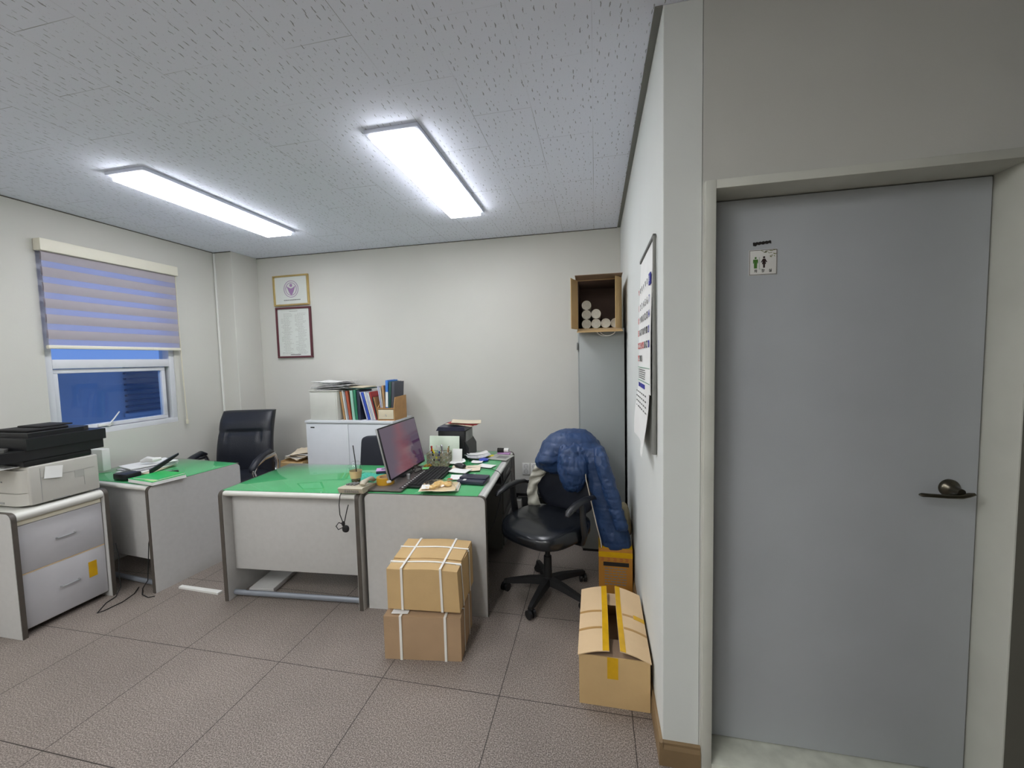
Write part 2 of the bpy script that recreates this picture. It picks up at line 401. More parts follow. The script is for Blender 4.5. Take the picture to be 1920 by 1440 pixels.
def text(name, s, size, mname, parent, T, depth=.0004, bold=0):
    cu = bpy.data.curves.new(name, 'FONT'); cu.body = s; cu.size = size; cu.extrude = depth; cu.align_x = 'CENTER'; cu.align_y = 'CENTER'
    cu.offset = bold; cu.resolution_u = 3
    tmp = bpy.data.objects.new('tmp_text', cu); COL.objects.link(tmp)
    dg = bpy.context.evaluated_depsgraph_get(); dg.update()
    me = bpy.data.meshes.new_from_object(tmp.evaluated_get(dg)); bpy.data.objects.remove(tmp)
    me.transform(T); me.materials.clear(); me.materials.append(M[mname]); me.name = name
    o = bpy.data.objects.new(name, me); COL.objects.link(o)
    if parent: o.parent = parent
    return o
def dup(root, loc, rz=None, label=None, group=None):
    r = root.copy(); COL.objects.link(r); r.location = loc
    if rz is not None: r.rotation_euler = (0, 0, rz)
    if label: r['label'] = label
    if group: r['group'] = group
    for ch in list(root.children):
        c = ch.copy(); COL.objects.link(c); c.parent = r
        for g in list(ch.children):
            d = g.copy(); COL.objects.link(d); d.parent = c
    return r

# ================================================================== the room
XL, XR, YB, ZC = -4.0, .242, 3.95, 2.79
XE, YR = 1.345, -3.2                  # near right side wall, wall behind the camera
YT = 1.54                            # wall with the toilet door
struct(nb('floor').box((XL-.1, YR-.1, -.1), (XE+.1, YB+.1, 0)).out('floor', smooth=False))
struct(nb('ceiling').box((XL-.1, YR-.1, ZC), (XE+.1, YB+.1, ZC+.1)).out('ceiling', smooth=False))
struct(nb('wall').box((XL, YB, 0), (XR+.1, YB+.1, ZC)).out('wall_back', smooth=False))
# left wall with window opening
WY0, WY1, WZ0, WZ1 = 2.20, 3.135, 1.045, 2.47
b = nb('wall')
for a, c in (((YR, 0), (WY0, ZC)), ((WY1, 0), (YB+.1, ZC)), ((WY0, 0), (WY1, WZ0)), ((WY0, WZ1), (WY1, ZC))):
    b.box((XL-.16, a[0], a[1]), (XL, c[0], c[1]))
struct(b.out('wall_left', smooth=False))
struct(nb('wall').box((XL, 3.62, 0), (-3.775, YB, ZC), .004).out('wall_corner_column', smooth=False))
struct(nb('partition').box((XR, YT, 0), (.372, YB, ZC), .003).out('wall_right', smooth=False))
# toilet wall with door opening
DX0, DX1, DZ1 = .412, 1.288, 2.146
b = nb('toiletwall')
b.box((.373, YT, 2.165), (XE+.1, YT+.13, ZC)); b.box((DX1+.03, YT, 0), (XE+.1, YT+.13, 2.165))
b.box((.3725, YT, 0), (.3845, YT+.13, 2.165))
struct(b.out('wall_toilet', smooth=False))
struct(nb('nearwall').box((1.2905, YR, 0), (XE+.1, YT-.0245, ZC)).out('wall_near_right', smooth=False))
struct(nb('wall').box((XL-.1, YR-.1, 0), (XE+.1, YR, ZC)).out('wall_rear', smooth=False))
# joint strip of the partition beside the door, grey edging round the ceiling
struct(nb('trim').box((.214, YT, ZC-.006), (XR-.001, YB-.012, ZC-.0005)).out('trim_1', smooth=False))
struct(nb('seam').box((-3.774, YB-.007, ZC-.006), (.213, YB-.0005, ZC-.0005)).out('trim_2', smooth=False))
struct(nb('seam').box((XL+.0005, -1, ZC-.007), (XL+.006, 3.619, ZC-.0005)).out('trim_3', smooth=False))
struct(nb('seam').box((-3.994, 3.612, ZC-.007), (-3.776, 3.6195, ZC-.0005)).out('trim_4', smooth=False))
# skirting
b = nb('baseboard')
prof = [(0, 0), (.014, 0), (.014, .068), (.009, .082), (.010, .092), (0, .096)]
b.prism([(XR-.0005-p[0], p[1]) for p in prof], 'y', YT-.014, YB-.02)
struct(b.out('baseboard_right', smooth=False))
b = nb('baseboard'); b.prism([(YT-.0005-p[0], p[1]) for p in prof], 'x', XR-.014, .376)
struct(b.out('baseboard_toilet', smooth=False))
struct(nb('lamdark').box((-3.77, YB-.012, 0), (.22, YB-.0005, .1)).out('baseboard_back', smooth=False))

# ---- toilet door
d1 = bpy.data.objects.new('door_1', None); COL.objects.link(d1); d1.location = (.85, 1.66, 0); struct(d1)
def W2(o, p):  # keep world coordinates for parts under a placed empty
    o.parent = p; o.matrix_parent_inverse = Matrix.Translation(-p.location); return o
b = nb('frame')
b.box((.378, YT-.022, 0), (DX0, 1.70, DZ1+.03), .002)
b.box((DX1, YT-.022, 0), (DX1+.042, 1.70, DZ1+.03), .002)
b.box((.412, YT-.022, DZ1), (DX1, 1.70, DZ1+.03), .002)
W2(b.out('door_frame'), d1)
W2(nb('sill').box((DX0, YT-.022, 0), (DX1, 1.70, .05), .003).out('threshold'), d1)
W2(nb('door').box((DX0+.003, 1.642, .053), (DX1-.006, 1.682, DZ1-.004), .0015).out('door_leaf'), d1)
b = nb('black_gap'); b.box((DX1-.006, 1.650, .05), (DX1, 1.690, DZ1)); b.box((DX0, 1.655, DZ1-.004), (DX1, 1.69, DZ1)); b.box((DX0, 1.655, .05), (DX1, 1.69, .053))
W2(b.out('door_gasket', smooth=False), d1)
b = nb('bronze')
b.T = Tr(1.2, 1.642, 1.098, rx=PI/2)
b.lathe([(.0, 0), (.031, 0), (.031, .006), (.027, .013), (.017, .018), (.013, .03), (.011, .052), (0, .054)][1:-1], 28)
b.T = None
b.tube([(1.236, 1.590, 1.094), (1.222, 1.592, 1.090), (1.2, 1.592, 1.084), (1.16, 1.592, 1.082), (1.12, 1.593, 1.083), (1.09, 1.594, 1.084), (1.083, 1.595, 1.084)],
       [.006, .010, .011, .009, .0085, .0085, .004], 12, flat=.75)
W2(b.out('door_handle', ang=.9), d1)

# sign and the blacked-out strip over it: stuck to the door
sg = thing('toilet_sign', (.604, 1.642, 1.912), 'square white toilet sign with green man and dark woman on the grey door', 'sign')
def YF(x, z, y=0): return frame4((x, y, z), (1, 0, 0), (0, 0, 1), (0, -1, 0))
b = nb('white'); b.box((-.047, -.002, -.046), (.047, -.0002, .046), .0008); plate = b.out('sign_plate', sg)
b = nb('band')
w, h, t = .0455, .0445, .0016
for a, c in (((-w, -h), (w, -h+t)), ((-w, h-t), (w, h)), ((-w, -h), (-w+t, h)), ((w-t, -h), (w, h))):
    b.box((a[0], -.0026, a[1]), (c[0], -.002, c[1]))
b.out('sign_border', sg, smooth=False)
M['mangreen'] = mat('green figure', (70, 122, 44), var=0); M['brownfig'] = mat('dark brown figure', (46, 30, 30), var=0); M['leaf'] = mat('olive leaf print', (124, 124, 70), var=.1, scale=100)
def disc(b, x, z, r, y0=-.0027, y1=-.002, n=14):
    b.prism([(x+r*math.cos(2*PI*k/n), z+r*math.sin(2*PI*k/n)) for k in range(n)], 'y', y0, y1)
b = nb('mangreen'); disc(b, -.025, .0165, .0035)
b.prism([(-.033, .011), (-.017, .011), (-.0165, -.003), (-.0185, -.003), (-.0195, .005), (-.0200, -.021), (-.0245, -.021), (-.0255, -.021), (-.030, -.021), (-.0305, .005), (-.0315, -.003), (-.0335, -.003)], 'y', -.0027, -.002)
b.out('man_figure', sg, smooth=False)
b = nb('brownfig'); disc(b, .003, .0175, .0037)
b.prism([(-.001, .0125), (.007, .0125), (.0135, .000), (.011, -.001), (.0075, .004), (.0095, -.007), (.0065, -.007), (.0060, -.020), (.0005, -.020), (0, -.007), (-.0035, -.007), (-.0015, .004), (-.005, -.001), (-.0075, .000)], 'y', -.0027, -.002)
b.out('woman_figure', sg, smooth=False)
b = nb('leaf')
random.seed(3)
for k in range(26):
    x = random.uniform(-.006, .043); z = random.uniform(.026, .043) if x < .02 else random.uniform(.018, .043)
    if x < .01 and z < .033: z = .036
    a = random.uniform(-1, .6); L = random.uniform(.003, .006); wd = .0011
    b.prism([(x-L*math.cos(a), z-L*math.sin(a)), (x+wd*math.sin(a), z-wd*math.cos(a)), (x+L*math.cos(a), z+L*math.sin(a)), (x-wd*math.sin(a), z+wd*math.cos(a))], 'y', -.0026, -.002)
b.out('leaf_print', sg, smooth=False)
b = nb('greenprint'); b.box((-.0125, -.0026, -.024), (-.0118, -.002, .019)); b.box((-.0125, -.0026, -.0245), (.002, -.002, -.0238)); b.out('divider_line', sg, smooth=False)
for k, ch in enumerate('화장실'):
    text('sign_letter', ch, .012, 'print', sg, YF(-.024+.024*k, -.0315, -.0024), .0003, .0002)
b = nb('print')
pts = []
for k in range(18):
    x = -.03+.06*k/17; pts.append((x, .0045+.0012*math.sin(k*2.1)))
for k in range(17, -1, -1):
    x = -.03+.06*k/17; pts.append((x, -.0055+.0014*math.sin(k*1.7+1)-(.0025 if k < 4 else 0)))
b.prism(pts, 'y', -.0012, -.0002); o = b.out('black_sticker', smooth=False); o.location = (.6, 1.642, 1.982); o.rotation_euler = (0, R(-4), 0)
tag(o, 'narrow blacked-out strip of tape on the grey door above the toilet sign', 'sticker')

# ---- window in the left wall
w1 = bpy.data.objects.new('window_1', None); COL.objects.link(w1); w1.location = (XL-.08, 2.67, WZ0); struct(w1)
X0, X1 = XL-.13, XL-.012
b = nb('pvc'); t = .045
b.box((X0, WY0, WZ0), (X1, WY1, WZ0+t), .003); b.box((X0, WY0, WZ1-t), (X1, WY1, WZ1), .003)
b.box((X0, WY0, WZ0+t), (X1, WY0+t, WZ1-t), .003); b.box((X0, WY1-t, WZ0+t), (X1, WY1, WZ1-t), .003)
b.box((X0, WY0+t, 1.585), (X1, WY1-t, 1.655), .003)
W2(b.out('window_frame'), w1)
W2(nb('pane').box((XL-.09, WY0+t, 1.655), (XL-.084, WY1-t, WZ1-t)).out('window_pane', smooth=False), w1)
b = nb('pvc'); s0, s1, z0, z1 = WY0+t+.004, WY1-t-.03, WZ0+t+.004, 1.58; q = .032
for a, c in (((s0, z0), (s1, z0+q)), ((s0, z1-q), (s1, z1)), ((s0, z0+q), (s0+q, z1-q)), ((s1-q, z0+q), (s1, z1-q))):
    b.box((XL-.075, a[0], a[1]), (XL-.03, c[0], c[1]), .003)
sash = W2(b.out('window_sash'), w1)
b = nb('black_gap'); b.box((XL-.08, s1+.0005, z0), (XL-.07, s1+.029, z1)); W2(b.out('sash_gap_strip', smooth=False), w1)  # black strip filling the gap beside the sash
W2(nb('pane').box((XL-.056, s0+q, z0+q), (XL-.050, s1-q, z1-q)).out('sash_pane', smooth=False), w1)
b = nb('white'); b.box((XL-.0295, 2.50, z0+.004), (XL-.012, 2.60, z0+.026), .004)
b.lathe([(.016, 0), (.016, .012), (.012, .02)], 20, T=Tr(XL-.012, 2.56, z0+.016, ry=PI/2))
b.tube([(XL+.004, 2.56, z0+.02), (XL+.008, 2.59, z0+.055), (XL+.01, 2.635, z0+.115)], [.010, .008, .007], 10, flat=.6)
W2(b.out('window_handle', ang=.9), w1)
# neighbour wall outside
b = nb('outside'); b.box((-6.4, .6, -.5), (-6.2, 8.5, 1.60))
o = b.out('neighbour_wall', smooth=False); struct(o)
lv = thing('louvre_vent', (-6.17, 4.42, .92), 'dark louvred vent on the neighbouring wall seen through the lower window', 'vent')
b = nb('outside_dark')
for k in range(9): b.box((-.028, -.25, .05+k*.075), (.02, .25, .075+k*.075), T=None)
b.out('slats', lv, smooth=False); nb('outside').box((-.029, -.28, 0), (.0, .28, .05)).out('vent_frame', lv, smooth=False)

# ---- zebra blind
bl = thing('zebra_blind', (XL, 2.68, 2.47), 'ivory and lavender zebra roller blind half lowered over the window', 'blind')
nb('headrail').box((.001, -.49, -.02), (.075, .49, .068), .006).out('headrail', bl)
zt, zb_, n = -.02, -.71, 6
bd = nb('blind'); bs = nb('sheer')
ph = (zt-zb_)/n
for k in range(n):
    za = zt-k*ph; op = ph*.60
    bd.sheet(lambda u, v, za=za, op=op: (.045+.004*math.sin(v*PI), -.475+.95*u, za-op*v), 12, 4, .0014)
    bs.sheet(lambda u, v, za=za, op=op: (.045, -.475+.95*u, za-op-(ph-op)*v), 12, 2, .0008)
    bd.sheet(lambda u, v, za=za, op=op: (.028+.004*math.sin(v*PI), -.475+.95*u, za-op*v*.93+.004), 12, 4, .0014)
bd.out('blind_fabric', bl); bs.out('blind_mesh', bl)
nb('headrail').box((.022, -.482, -.735), (.055, .482, -.708), .006).out('bottom_rail', bl)
b = nb('cream')
b.tube([(.03, .487, 0), (.03, .489, -.5), (.03, .497, -1.0), (.03, .507, -1.42)], .0035, 6)
b.tube([(.045, .482, 0), (.045, .484, -.5), (.045, .490, -1.0), (.045, .500, -1.42)], .0035, 6)
b.cbox((.037, .504, -1.435), (.02, .018, .045), .005)
b.out('pull_cord', bl)

# ---- cable channel in the wall corner
b = nb('white'); b.box((-3.992, 3.602, 0), (-3.978, 3.6195, ZC-.01), .002)
o = b.out('cable_channel'); tag(o, 'thin white cable channel running up the corner beside the column', 'cable channel')

# ================================================================== ceiling lights
def ceiling_light(loc, L, Wd, label, mname, group=None):
    t = thing('ceiling_light', loc, label, 'ceiling light', 0, group)
    b = nb('lampbody'); b.box((-Wd/2, -L/2, -.022), (Wd/2, L/2, -.0005), .003); b.out('lamp_housing', t)
    b = nb(mname); b.box((-Wd/2+.025, -L/2+.025, -.048), (Wd/2-.025, L/2-.025, -.0225), .002); b.out('diffuser', t)
    return t
ceiling_light((-1.02, 2.585, ZC), 1.25, .30, 'long lit ceiling panel nearer the right wall, above the middle desks', 'diffuser')
ceiling_light((-2.80, 2.60, ZC), 1.25, .30, 'long lit ceiling panel nearer the window side of the room', 'diffuser')
G = 'unseen lit panels behind the viewer, rear row added as fill'
for x, y in ((-1.02, -.35), (-2.80, -.35), (-1.02, -2.3), (-2.8, -2.3)):  # front row continues the ceiling grid; rear row added to lift ambient light
    ceiling_light((x, y, ZC), 1.25, .30, 'long lit ceiling panel %s, %s' % ('in the row just behind the viewer' if y > -1 else 'added unseen near the rear wall for fill light', 'nearer the window wall' if x < -2 else 'nearer the toilet door'), 'diffuser_near', G)

# ================================================================== desks
def rounded_panel(d, h, r=.035, n=6):
    pts = [(0, 0), (d, 0)]
    for k in range(n+1):
        a = PI/2*k/n; pts.append((d-r+r*math.cos(a), h-r+r*math.sin(a)))
    for k in range(n+1):
        a = PI/2+PI/2*k/n; pts.append((r+r*math.cos(a), h-r+r*math.sin(a)))
    return pts
def band_pts(d, h, w=.022, r=.035, n=6):
    """strip that follows the user-side edge and the rounded corner of a side panel"""
    o = [(0, 0)]+[(r-r*math.cos(PI/2*k/n), h-r+r*math.sin(PI/2*k/n)) for k in range(n+1)]+[(d, h)]
    i = [(d, h-.008)]+[(r-(r-w)*math.cos(PI/2*k/n), h-r+(r-.010)*math.sin(PI/2*k/n)) for k in range(n, -1, -1)]+[(w, 0)]
    return o+i
def desk(loc, rz, w, d, h, label, tube_bar=True, my=None, drawers=False, tp=.032):
    t = thing('office_desk', loc, label, 'desk', rz)
    for x in (0, w-tp):
        p = nb('lam').prism(rounded_panel(d, h), 'x', x, x+tp).out('side_panel', t)
        s = nb('band')
        e0, e1 = (x-.0015, x+tp+.0015)
        s.prism([(a-.004, c) for a, c in band_pts(d, h+.0015)], 'x', x+.004, x+tp-.004 if False else x+tp-.002)
        s.out('edge_band', p)
    nb('lam').box((tp+.0005, .02, h-.03), (w-tp-.0005, d-.004, h-.001), .002).out('desktop', t)
    b = nb('rim'); n = 8; r = .0155
    b.prism([(.022, h-.001), (.022, h-.034)]+[(.018-r*math.sin(PI*k/n), h-.0175-r*math.cos(PI*k/n)*1.0) for k in range(n+1)], 'x', tp+.0005, w-tp-.0005)
    b.out('front_rail', t)
    my = my if my is not None else d-.10
    nb('lam').box((tp+.0005, my, .19), (w-tp-.0005, my+.02, h-.031), .002).out('modesty_panel', t)
    if tube_bar:
        nb('tube').tube([(tp+.001, .05, .035), (w-tp-.001, .05, .035)], .014, 10, flat=1.3).out('foot_bar', t)
    return t
deskA = desk((-3.022-.93*math.cos(R(5.5))*1.0, 2.125+.93*math.sin(R(5.5)), 0), R(-5.5), .93, .665, .755, 'light grey desk by the window with books and a stapler on its green top', my=.07)
deskB = desk((-2.455, 2.135, 0), R(3.5), 1.0, .70, .75, 'light grey desk seen from behind its front panel, a telephone at its right corner', my=.07)
deskC = desk((-.66, 2.27, 0), R(93), 1.2, .78, .75, 'light grey desk with the monitor and keyboard, its end panel behind the tied boxes', tube_bar=False)
# drawer pedestal under the far half of the monitor desk
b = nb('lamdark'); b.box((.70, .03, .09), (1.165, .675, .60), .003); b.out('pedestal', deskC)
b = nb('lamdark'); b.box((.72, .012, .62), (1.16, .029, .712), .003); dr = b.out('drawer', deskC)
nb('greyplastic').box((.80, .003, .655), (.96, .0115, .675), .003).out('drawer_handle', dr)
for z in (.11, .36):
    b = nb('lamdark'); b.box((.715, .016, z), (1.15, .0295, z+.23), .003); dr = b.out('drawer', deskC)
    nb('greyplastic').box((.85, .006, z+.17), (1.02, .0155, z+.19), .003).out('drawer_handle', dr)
def desk_mat(loc, rz, x0, x1, y0, y1, h, label):
    t = thing('desk_glass', loc, label, 'desk mat', rz)
    nb('felt').box((x0+.004, y0+.004, h+.0003), (x1-.004, y1-.004, h+.002)).out('green_felt', t, smooth=False)
    nb('glass').box((x0, y0, h+.0023), (x1, y1, h+.0075), .001).out('glass_sheet', t)
    return t
desk_mat(deskA.location, R(-5.5), .02, .925, .025, .655, .755, 'green felt under a glass sheet on the window desk with the books')
desk_mat(deskB.location, R(3.5), .01, .99, .022, .69, .75, 'green felt under a glass sheet with the drink cup standing on it')
desk_mat(deskC.location, R(93), .012, 1.19, .045, .77, .75, 'green felt under a glass sheet below the keyboard and papers')

# foot board and pipe under the kneehole desk
o = nb('lam').box((-.09, -.15, 0), (.09, .15, .035), .006).out('loose_board'); o.location = (-2.30, 2.40, .001); o.rotation_euler = (0, 0, R(8))
tag(o, 'loose pale grey board lying on the floor under the middle desk', 'board')

# ================================================================== cabinet under the copier
cb = thing('drawer_cabinet', (-3.33, 1.60, 0), 'grey two-drawer cabinet with a silver top edge carrying the copier', 'cabinet')
b = nb('lam'); b.box((-.60, .028, .03), (-.012, .445, .70), .002); b.out('carcass', cb)
for y in (0, .447):
    p = nb('lam').prism([(-a+.03, z) for a, z in rounded_panel(.65, .752, .04)], 'y', y, y+.026).out('side_panel', cb)
    nb('band').prism([(-a+.034, z) for a, z in band_pts(.65, .7535, .03, .04)], 'y', y+.002, y+.0245).out('edge_band', p)
nb('rim').prism([(-.62, .70), (-.62, .748)]+[(.004+.026*math.sin(PI*k/8), .722+.026*math.cos(PI*k/8)) for k in range(9)]+[(-.0, .70)], 'y', .0265, .4465).out('cabinet_top', cb)
nb('card_pale').box((.0, .03, .3688), (.0057, .443, .3742)).out('worn_edge', cb, smooth=False)
nb('cream').box((-.008, .03, .668), (.004, .443, .695)).out('front_strip', cb)
for z0, z1 in ((.375, .664), (.04, .368)):
    dr = nb('drawerwhite').box((-.0115, .03, z0), (.006, .443, z1), .003).out('drawer', cb)
    zc = z0+(z1-z0)*.52
    b = nb('steelgrey'); b.tube([(.007, .20, zc), (.022, .203, zc), (.024, .215, zc), (.024, .275, zc), (.022, .287, zc), (.007, .29, zc)], .0045, 8); b.out('drawer_handle', dr)
o = nb('tape').box((0, 0, 0), (.001, .045, .105)).out('yellow_sticker', smooth=False); o.location = (-3.323, 1.945, .185)
tag(o, 'small yellow rectangle stuck on the lower cabinet drawer', 'sticker')

# ================================================================== copier
cp = thing('multifunction_printer', (-3.335, 1.71, .7535), 'white laser copier with a black scanner lid on the drawer cabinet', 'printer')
b = nb('ivoryplastic'); b.box((-.43, .0, .008), (0, .345, .245), .010, seg=3); b.out('printer_body', cp)
b = nb('ivoryplastic')
b.prism([(-.42, -.03), (-.06, -.03), (-.03, -.018), (-.012, .0), (-.42, .0)], 'z', .012, .085)
b.prism([(-.42, -.022), (-.05, -.022), (-.03, -.012), (-.014, .0), (-.42, .0)], 'z', .088, .225); b.out('front_cover', cp)
nb('greyplastic').box((-.34, -.0335, .022), (-.16, -.0302, .034), .001).out('tray_grip', cp); nb('greyplastic').box((-.38, -.0255, .15), (-.18, -.0222, .158), .001).out('tray_grip', cp)
b = nb('black'); b.box((-.44, -.012, .246), (-.008, .32, .285), .008)
b.prism([(-.44, -.12), (-.03, -.10), (.002, -.02), (.002, .382), (-.44, .382)], 'z', .285, .345)
b.prism([(-.44, -.02), (.01, .0), (.01, .395), (-.44, .395)], 'z', .345, .415)
b.out('scanner_unit', cp)
b = nb('black'); b.prism([(-.43, .03), (-.03, .03), (-.03, .30), (-.07, .35), (-.43, .35)], 'z', .4155, .442); b.out('scanner_lid', cp)
b = nb('blackmat'); b.box((-.37, .06, .4425), (-.09, .26, .458), .006); b.box((-.33, .14, .4585), (-.12, .30, .468), .004); b.out('document_feeder', cp)
nb('lamdark').prism([(-.43, -.135), (-.10, -.115), (-.06, -.06), (-.10, -.0215), (-.43, -.0215)], 'z', .3455, .362).out('control_panel', cp)
nb('faintprint').box((.0002, .215, .12), (.0014, .262, .165)).out('rating_plate', cp, smooth=False)
b = nb('greyplastic')
b.box((.0001, .0515, .01), (.0012, .053, .225)); b.box((.0001, .262, .06), (.0012, .2635, .165)); b.box((.0001, .053, .165), (.0012, .32, .1662)); b.box((.0001, .10, .0105), (.002, .18, .0175))
b.out('panel_seams', cp, smooth=False)
o = nb('paper').sheet(lambda u, v: (-.02-.30*u, -.10+.22*v, .0+.004*math.sin(3*u)), 6, 6, .003).out('printed_paper')
o.location = (-3.36, 1.66, 1.003); tag(o, 'white printed sheet resting in the copier output slot', 'paper')
o = nb('paper').sheet(lambda u, v: (.003+.004*v*v, .085*u, -.075*v), 4, 4, .0006).out('paper_note'); o.location = (-3.3335, 1.785, .985); o.rotation_euler = (R(-9), 0, 0)
tag(o, 'white paper note taped to the side of the copier', 'note')
b = nb('blackmat'); b.cbox((0, 0, .0), (.05, .02, .012))
bpy.data.objects.remove(b.out('tmp'))
# white board leaning on the window wall behind copier
o = nb('white').box((-.06, -.03, 0), (.065, .03, .175), .006).out('white_carton'); o.location = (-3.885, 2.40, .766); o.rotation_euler = (0, 0, R(8))
tag(o, 'plain white upright carton standing between the copier and the window', 'box')

# ================================================================== things on the window desk
ZA = .7632
b = nb('felt'); 
bk = thing('thick_booklet', (-3.128, 2.268, ZA), 'thick booklet with a bright green cover at the front corner of the window desk', 'book', R(80))
nb('paper').box((-.105, -.145, .002), (.105, .145, .022), .002).out('page_block', bk)
M['brightgreen'] = mat('bright green cover', (40, 176, 84), rough=.4, var=.05)
nb('brightgreen').box((-.106, -.146, .0222), (.106, .146, .0236)).out('front_cover', bk, smooth=False)
nb('paper').box((-.107, -.148, 0), (.107, .148, .0018)).out('back_cover', bk, smooth=False)
M['palegreen'] = mat('pale green label', (176, 222, 140), rough=.5)
nb('palegreen').box((-.09, -.13, .0237), (-.02, -.02, .0242)).out('cover_label', bk, smooth=False)
bk2 = thing('thin_booklet', (-3.118, 2.276, ZA+.0245), 'thin white edged green booklet lying on top of the thick booklet', 'book', R(86))
nb('paper').box((-.09, -.12, 0), (.09, .125, .006)).out('page_block', bk2, smooth=False); nb('brightgreen').box((-.091, -.121, .0062), (.091, .126, .0072)).out('front_cover', bk2, smooth=False)
for k in range(4):
    o = nb(('paper_old', 'paper', 'newsprint', 'paper')[k]).sheet(lambda u, v, k=k: (-.11+.22*u, -.15+.30*v, .004*math.sin(4*u+k)*v+.003), 6, 6, .008).out('paper_pile_sheet')
    o.location = (-3.49-.01*k, 2.46+.012*k, ZA+.006+.0125*k); o.rotation_euler = (0, 0, R(20-12*k))
    tag(o, ['yellowed folded papers at the bottom of the pile on the window desk', 'white folded papers second in the pile on the window desk', 'grey newsprint third in the pile on the window desk', 'white folded sheets topmost in the pile on the window desk'][k], 'papers')
o = nb('white').tube([(-.06, 0, 0), (-.02, .01, .012), (.03, -.01, .006), (.07, .01, .01)], [.012, .024, .022, .012], 10).out('tissue'); o.location = (-3.47, 2.47, ZA+.075); o.rotation_euler = (0, 0, R(30))
tag(o, 'crumpled white tissue on the pile of papers by the window', 'tissue')
st = thing('stapler', (-3.235, 2.39, ZA), 'big black stapler opened upward on the window desk', 'stapler', R(58))
st.scale = (.8, .9, .85)
nb('black').box((-.13, -.022, 0), (.11, .022, .016), .005).out('stapler_base', st)
nb('black').loft([[(x, y*w, z+zz*h) for y, zz in ((-1, -1), (1, -1), (1, 1), (-1, 1))] for x, w, z, h in ((-.10, .018, .04, .018), (-.04, .02, .072, .02), (.05, .017, .125, .016), (.12, .012, .165, .008))]).out('stapler_arm', st)
nb('steelgrey').box((-.10, -.01, .017), (.06, .01, .026), .002, T=Tr(0, 0, 0)).out('staple_rail', st)
o = nb('black').box((-.07, -.05, 0), (.07, .05, .045), .008).out('hole_punch'); o.location = (-3.40, 2.262, ZA); o.rotation_euler = (0, 0, R(-4)); tag(o, 'black two-hole punch in front of the paper pile on the window desk', 'hole punch')
def pen(loc, rz, tilt, mname, capm, label, L=.14, r=.0045, group=None, name='pen', nameless=False):
    t = thing(name, loc, label, 'pen', rz, group)
    T = Matrix.Rotation(tilt, 4, 'Y')
    nb(mname).tube([(0, 0, 0), (L*.72, 0, 0)], r, 8, T=T).out('pen_barrel', t)
    nb(capm).tube([(L*.72, 0, 0), (L*.98, 0, 0), (L, 0, 0)], [r*1.12, r*1.12, r*.6], 8, T=T).out('pen_cap', t)
    return t
pen((-3.40, 2.34, ZA+.005), R(12), 0, 'mangreen', 'steelgrey', 'green pen lying beside the black stapler', .15)

# ================================================================== chairs
def star_base(t, angs, r=.29, z=.09, mname='blackmat'):
    nb(mname).lathe([(.034, .075), (.036, .11), (.028, .12), (.026, .26), (.017, .262), (.017, .40)], 20).out('gas_column', t)
    for a in angs:
        c, s = math.cos(a), math.sin(a)
        b = nb(mname)
        b.loft([[(c*q-s*y*w, s*q+c*y*w, zz+k*h) for y, k in ((-1, -1), (1, -1), (.7, 1), (-.7, 1))] for q, w, zz, h in ((.02, .03, .095, .022), (.12, .026, .092, .019), (r-.03, .02, .074, .013), (r+.01, .016, .068, .009))])
        lg = b.out('base_leg', t)
        b = nb('black')
        T = Tr(c*r, s*r, .028, rz=a+R(65)) @ Matrix.Rotation(PI/2, 4, 'X')
        for off in (-.024, .006):
            b.lathe([(.010, off), (.0275, off), (.0275, off+.017), (.010, off+.017)], 20, T=T)
        b.tube([(c*r, s*r, .028), (c*r, s*r, .062)], .008, 8)
        b.out('caster', lg)
def task_chair(loc, rz, label, seatm='leather_gloss', backm='leather', angs=None, arms=True, bw=.48, taper=2.1, be=(.6, .45)):
    t = thing('office_chair', loc, label, 'chair', rz)
    star_base(t, angs)
    b = nb('blackmat'); b.cbox((0, .0, .405), (.26, .26, .03), .01); b.out('seat_plate', t)
    def sf(p):
        x, y = p.x/.25, p.y/.25
        top = p.z > .46
        z = p.z + (.012*math.sin(p.x*28+p.y*9)*.25*(1-abs(x)) if top else 0)
        if top: z += .014*(x*x) - .02*max(0, -y-.55)*1.4 - .004*math.sin(p.y*55)*max(0, 1-abs(x)*1.2)
        if y < -.2: p = Vector((p.x*(1-.07*(-y)), p.y, p.z))
        return Vector((p.x, p.y, z))
    b = nb(seatm); b.blob((0, -.02, .468), (.53, .52, .125), .55, .62, 48, 20, fn=sf); b.out('seat', t, ang=1.2)
    def bf(p):
        z = (p.z-.78)
        p = Vector((p.x*(1-.25*max(0, z)*taper), p.y + .09*z - .05*math.cos(z*6)*.5 + .45*p.x*p.x*-.55, p.z))
        return p
    b = nb(backm); b.blob((0, .255, .765), (bw, .075, .545), be[0], be[1], 40, 20, T=None, fn=bf); b.out('backrest', t, ang=1.2)
    nb('blackmat').tube([(0, .05, .40), (0, .25, .41), (0, .31, .50), (0, .325, .68)], [.03, .03, .028, .02], 10, flat=.5).out('back_bracket', t)
    if arms:
        for sx in (-1, 1):
            b = nb('black')
            x = sx*.285
            b.tube([(x, -.185, .655), (x, -.165, .672), (x, -.08, .695), (x, .03, .70), (x, .11, .69), (x*.97, .15, .67)], [.012, .024, .027, .025, .022, .012], 12, flat=.62, up=(0, 0, 1))
            b.tube([(x, -.02, .69), (x*1.0, -.01, .58), (x, .01, .47), (x*.93, .02, .415), (x*.6, .02, .405)], [.030, .030, .030, .028, .025], 10, flat=.45)
            b.out('armrest', t, ang=1.0)
    return t
chairR = task_chair((-.325, 2.585, 0), R(-30), 'shiny black leather swivel chair with a navy jacket over its back', angs=[R(a+30) for a in (-105, -33, 39, 111, 183)])
